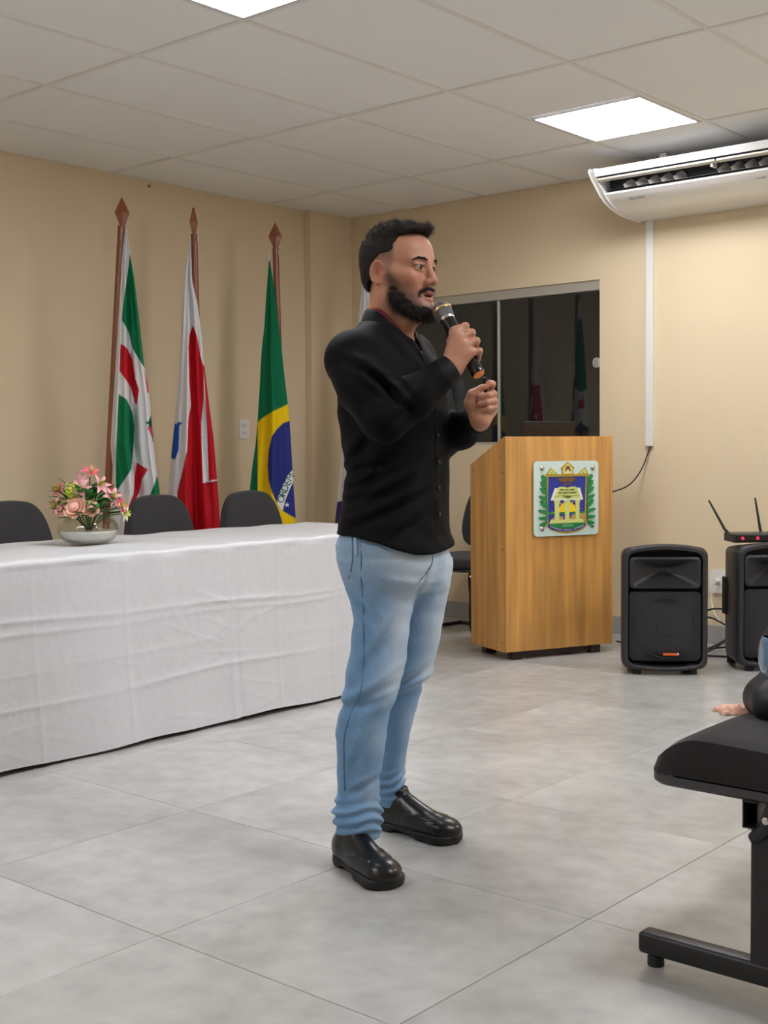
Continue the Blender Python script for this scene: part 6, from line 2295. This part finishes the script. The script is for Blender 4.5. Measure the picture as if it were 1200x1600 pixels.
M_STRAND = mat('hair_strand', lin(62, 49, 44), 0.5, spec=0.4)  # lighter than the hair mass: lit highlights put into the strand colour
strands('hair_strands', hair, 9000, hair_flow, 0.00045, hair, M_STRAND, 1)
strands('beard_strands', beard, 6000, beard_flow, 0.00035, beard, mat('beard_strand', lin(32, 24, 22), 0.5), 2)

# ================================================================== microphone and clicker
mic = thing('microphone', 'black handheld microphone with silver mesh head in the man\'s right hand', 'microphone', tuple(PB), YAW)
M_MESH = mat('steel_mesh', lin(150, 150, 154), 0.35, metal=0.8, bump=(900, 1.0, S1))
M_GOLDBAND = mat('gold_band', lin(214, 172, 110), 0.3, metal=0.7)
M_ORANGE = mat('orange_cap', lin(245, 130, 30), 0.45)
Q = Vector(ma).to_track_quat('Z', 'Y').to_matrix()


def along(prof, n=28):
    mb = MB().lathe(prof, n)
    mb.v = [tuple(Q @ Vector(p) + Vector(MIC0)) for p in mb.v]
    return mb


Lm = float(np.linalg.norm(MIC1 - MIC0))
along([(0.002, -0.0262), (0.012, -0.0240), (0.0205, -0.0165), (0.0252, -0.004), (0.0258, -0.002)]).build('mesh_head', M_MESH, mic, smooth=True)
along([(0.0262, -0.0035), (0.0268, -0.0010), (0.0268, 0.0015), (0.0262, 0.0035)]).build('head_band', M_GOLDBAND, mic, smooth=True)
along([(0.0258, 0.002), (0.0245, 0.012), (0.0215, 0.024), (0.0208, 0.027)]).build('mesh_lower', M_MESH, mic, smooth=True)
along([(0.0213, 0.026), (0.0213, 0.032), (0.0200, 0.034)]).build('collar_ring', M_CHROME, mic, smooth=True)
along([(0.0198, 0.033), (0.0190, 0.07), (0.0172, 0.13), (0.0175, Lm - 0.012), (0.0180, Lm - 0.004), (0.0165, Lm)]).build('handle', M_GLOSSBLACK, mic, smooth=True)
along([(0.0158, Lm - 0.002), (0.0150, Lm + 0.0022), (0.004, Lm + 0.0030)]).build('end_cap', M_ORANGE, mic, smooth=True)
clk = thing('presentation_clicker', 'small black pen-like clicker held in the man\'s left hand', 'clicker', tuple(PB), YAW)
k0, k1 = at(757.0, 590, 0.030), at(763.5, 648, 0.034)
MB().tube([tuple(k0 * (1 - t) + k1 * t + np.array([0, 0.012 * math.sin(t * math.pi), 0])) for t in (0, 0.05, 0.25, 0.5, 0.75, 1)], [0.0055, 0.0068, 0.0062, 0.005, 0.0048, 0.0045], 10).build('clicker_body', M_RUBBER, clk, smooth=True)
o = MB().tube([tuple(k0 + np.array([0.0, -0.006, -0.010])), tuple(k0 + np.array([0.0008, -0.006, -0.020]))], 0.0028, 8).build('clicker_button', M_DARKMETAL, clk)

# ================================================================== motorcycle helmet on the bench and a small peach stand-in for fingers
HX, HY, HZ = 4.835, -3.815, 0.496
hel = thing('motorcycle_helmet', 'black full-face helmet with blue-tinted visor on the bench at the right edge', 'helmet', (HX, HY, HZ), YAW)
M_HELM = mat('helmet_shell', lin(18, 18, 21), 0.5)
M_VISOR = mat('tinted_visor', lin(96, 124, 150), 0.08, coat=0.6)
G_ = Field(np.arange(-0.18, 0.17, 0.004), np.arange(-0.16, 0.16, 0.004), np.arange(-0.01, 0.30, 0.004))
G_.ell((0.012, 0, 0.145), (0.130, 0.118, 0.125))
G_.chain([(0.03, -0.090, 0.062), (-0.055, -0.075, 0.055), (-0.098, -0.030, 0.048), (-0.098, 0.030, 0.048), (-0.055, 0.075, 0.055), (0.03, 0.090, 0.062)], [0.036, 0.040, 0.042, 0.042, 0.040, 0.036], 0.03)
G_.ell((0.03, 0, 0.06), (0.10, 0.105, 0.08), None, 0.04)
G_.add(lambda X, Y, Z: 0.004 + 0.02 * np.clip((X + 0.02) / 0.1, 0, 1) * 0 - Z, (-1, -1, -1), (1, 1, 1), 0.01, 'i')
G_.ell((-0.125, 0, 0.150), (0.050, 0.110, 0.046), None, 0.006, 's')
G_.mesh('shell', M_HELM, hel, 2)
V_ = Field(np.arange(-0.16, 0.06, 0.004), np.arange(-0.14, 0.14, 0.004), np.arange(0.07, 0.24, 0.004))
V_.ell((0.012, 0, 0.147), (0.132, 0.1195, 0.120))
V_.ell((0.012, 0, 0.147), (0.127, 0.1145, 0.115), None, 0.0, 's')
V_.add(lambda X, Y, Z: np.maximum(np.abs(Z - 0.140) - 0.060, X + 0.030), (-1, -1, -1), (1, 1, 1), 0.02, 'i')
V_.mesh('visor', M_VISOR, hel, 2)
MB().tube(spline([(-0.04, -0.118, 0.13), (-0.045, -0.126, 0.14), (-0.03, -0.124, 0.165)], 4), 0.010, 8).build('visor_hinge', M_BLACK, hel, smooth=True)
rs_ = np.random.RandomState(8)
gx, gy = np.meshgrid(np.linspace(-1, 1, 44), np.linspace(-1, 1, 24), indexing='ij')
ang_ = np.arctan2(gy, gx)
rim_ = 1 - np.clip((gx ** 2) ** 3 + (gy ** 2) ** 3, 0, 1)
hgt = np.zeros_like(gx)
for _ in range(9):
    th_, fr_, ph_ = rs_.uniform(0, 3.14), rs_.uniform(3, 8), rs_.uniform(0, 6.28)
    hgt += np.abs(np.sin(fr_ * (gx * math.cos(th_) + gy * 0.7 * math.sin(th_)) + ph_)) ** 1.5 / 9
hgt = 0.002 + 0.022 * hgt * rim_ ** 0.4
wx = gx * 0.040 * (1 + 0.10 * np.sin(3 * ang_ + 1)) + 0.004 * np.sin(5 * gy)
wy = gy * 0.030 * (1 + 0.12 * np.sin(4 * ang_))
top_ = np.stack([wx, wy, hgt], -1).reshape(-1, 3)
bot_ = top_ * np.array([1, 1, 0.0])
id_ = np.arange(44 * 24).reshape(44, 24)
qa = np.stack([id_[:-1, :-1].ravel(), id_[1:, :-1].ravel(), id_[1:, 1:].ravel(), id_[:-1, 1:].ravel()], 1)
edge_ = np.concatenate([id_[:, 0], id_[-1, 1:], id_[::-1, -1][1:], id_[0, ::-1][1:]])
qs = np.stack([edge_[:-1], edge_[:-1] + 44 * 24, edge_[1:] + 44 * 24, edge_[1:]], 1)
peach_bit = fast_mesh('crumpled_stand_in', np.concatenate([top_, bot_]), np.concatenate([qa, qa[:, ::-1] + 44 * 24, qs]), mat('peach_stand_in', lin(232, 184, 160), 0.8, noise=(120, 0.15, 3, S1)))  # crumpled shape standing in for somebody's fingers on the seat
peach_bit.location = (4.672, -3.860, 0.5005)
peach_bit.rotation_euler = (0, 0, YAW)
tag(peach_bit, 'small crumpled peach shape standing in for fingers on the far edge of the bench seat', 'cloth')
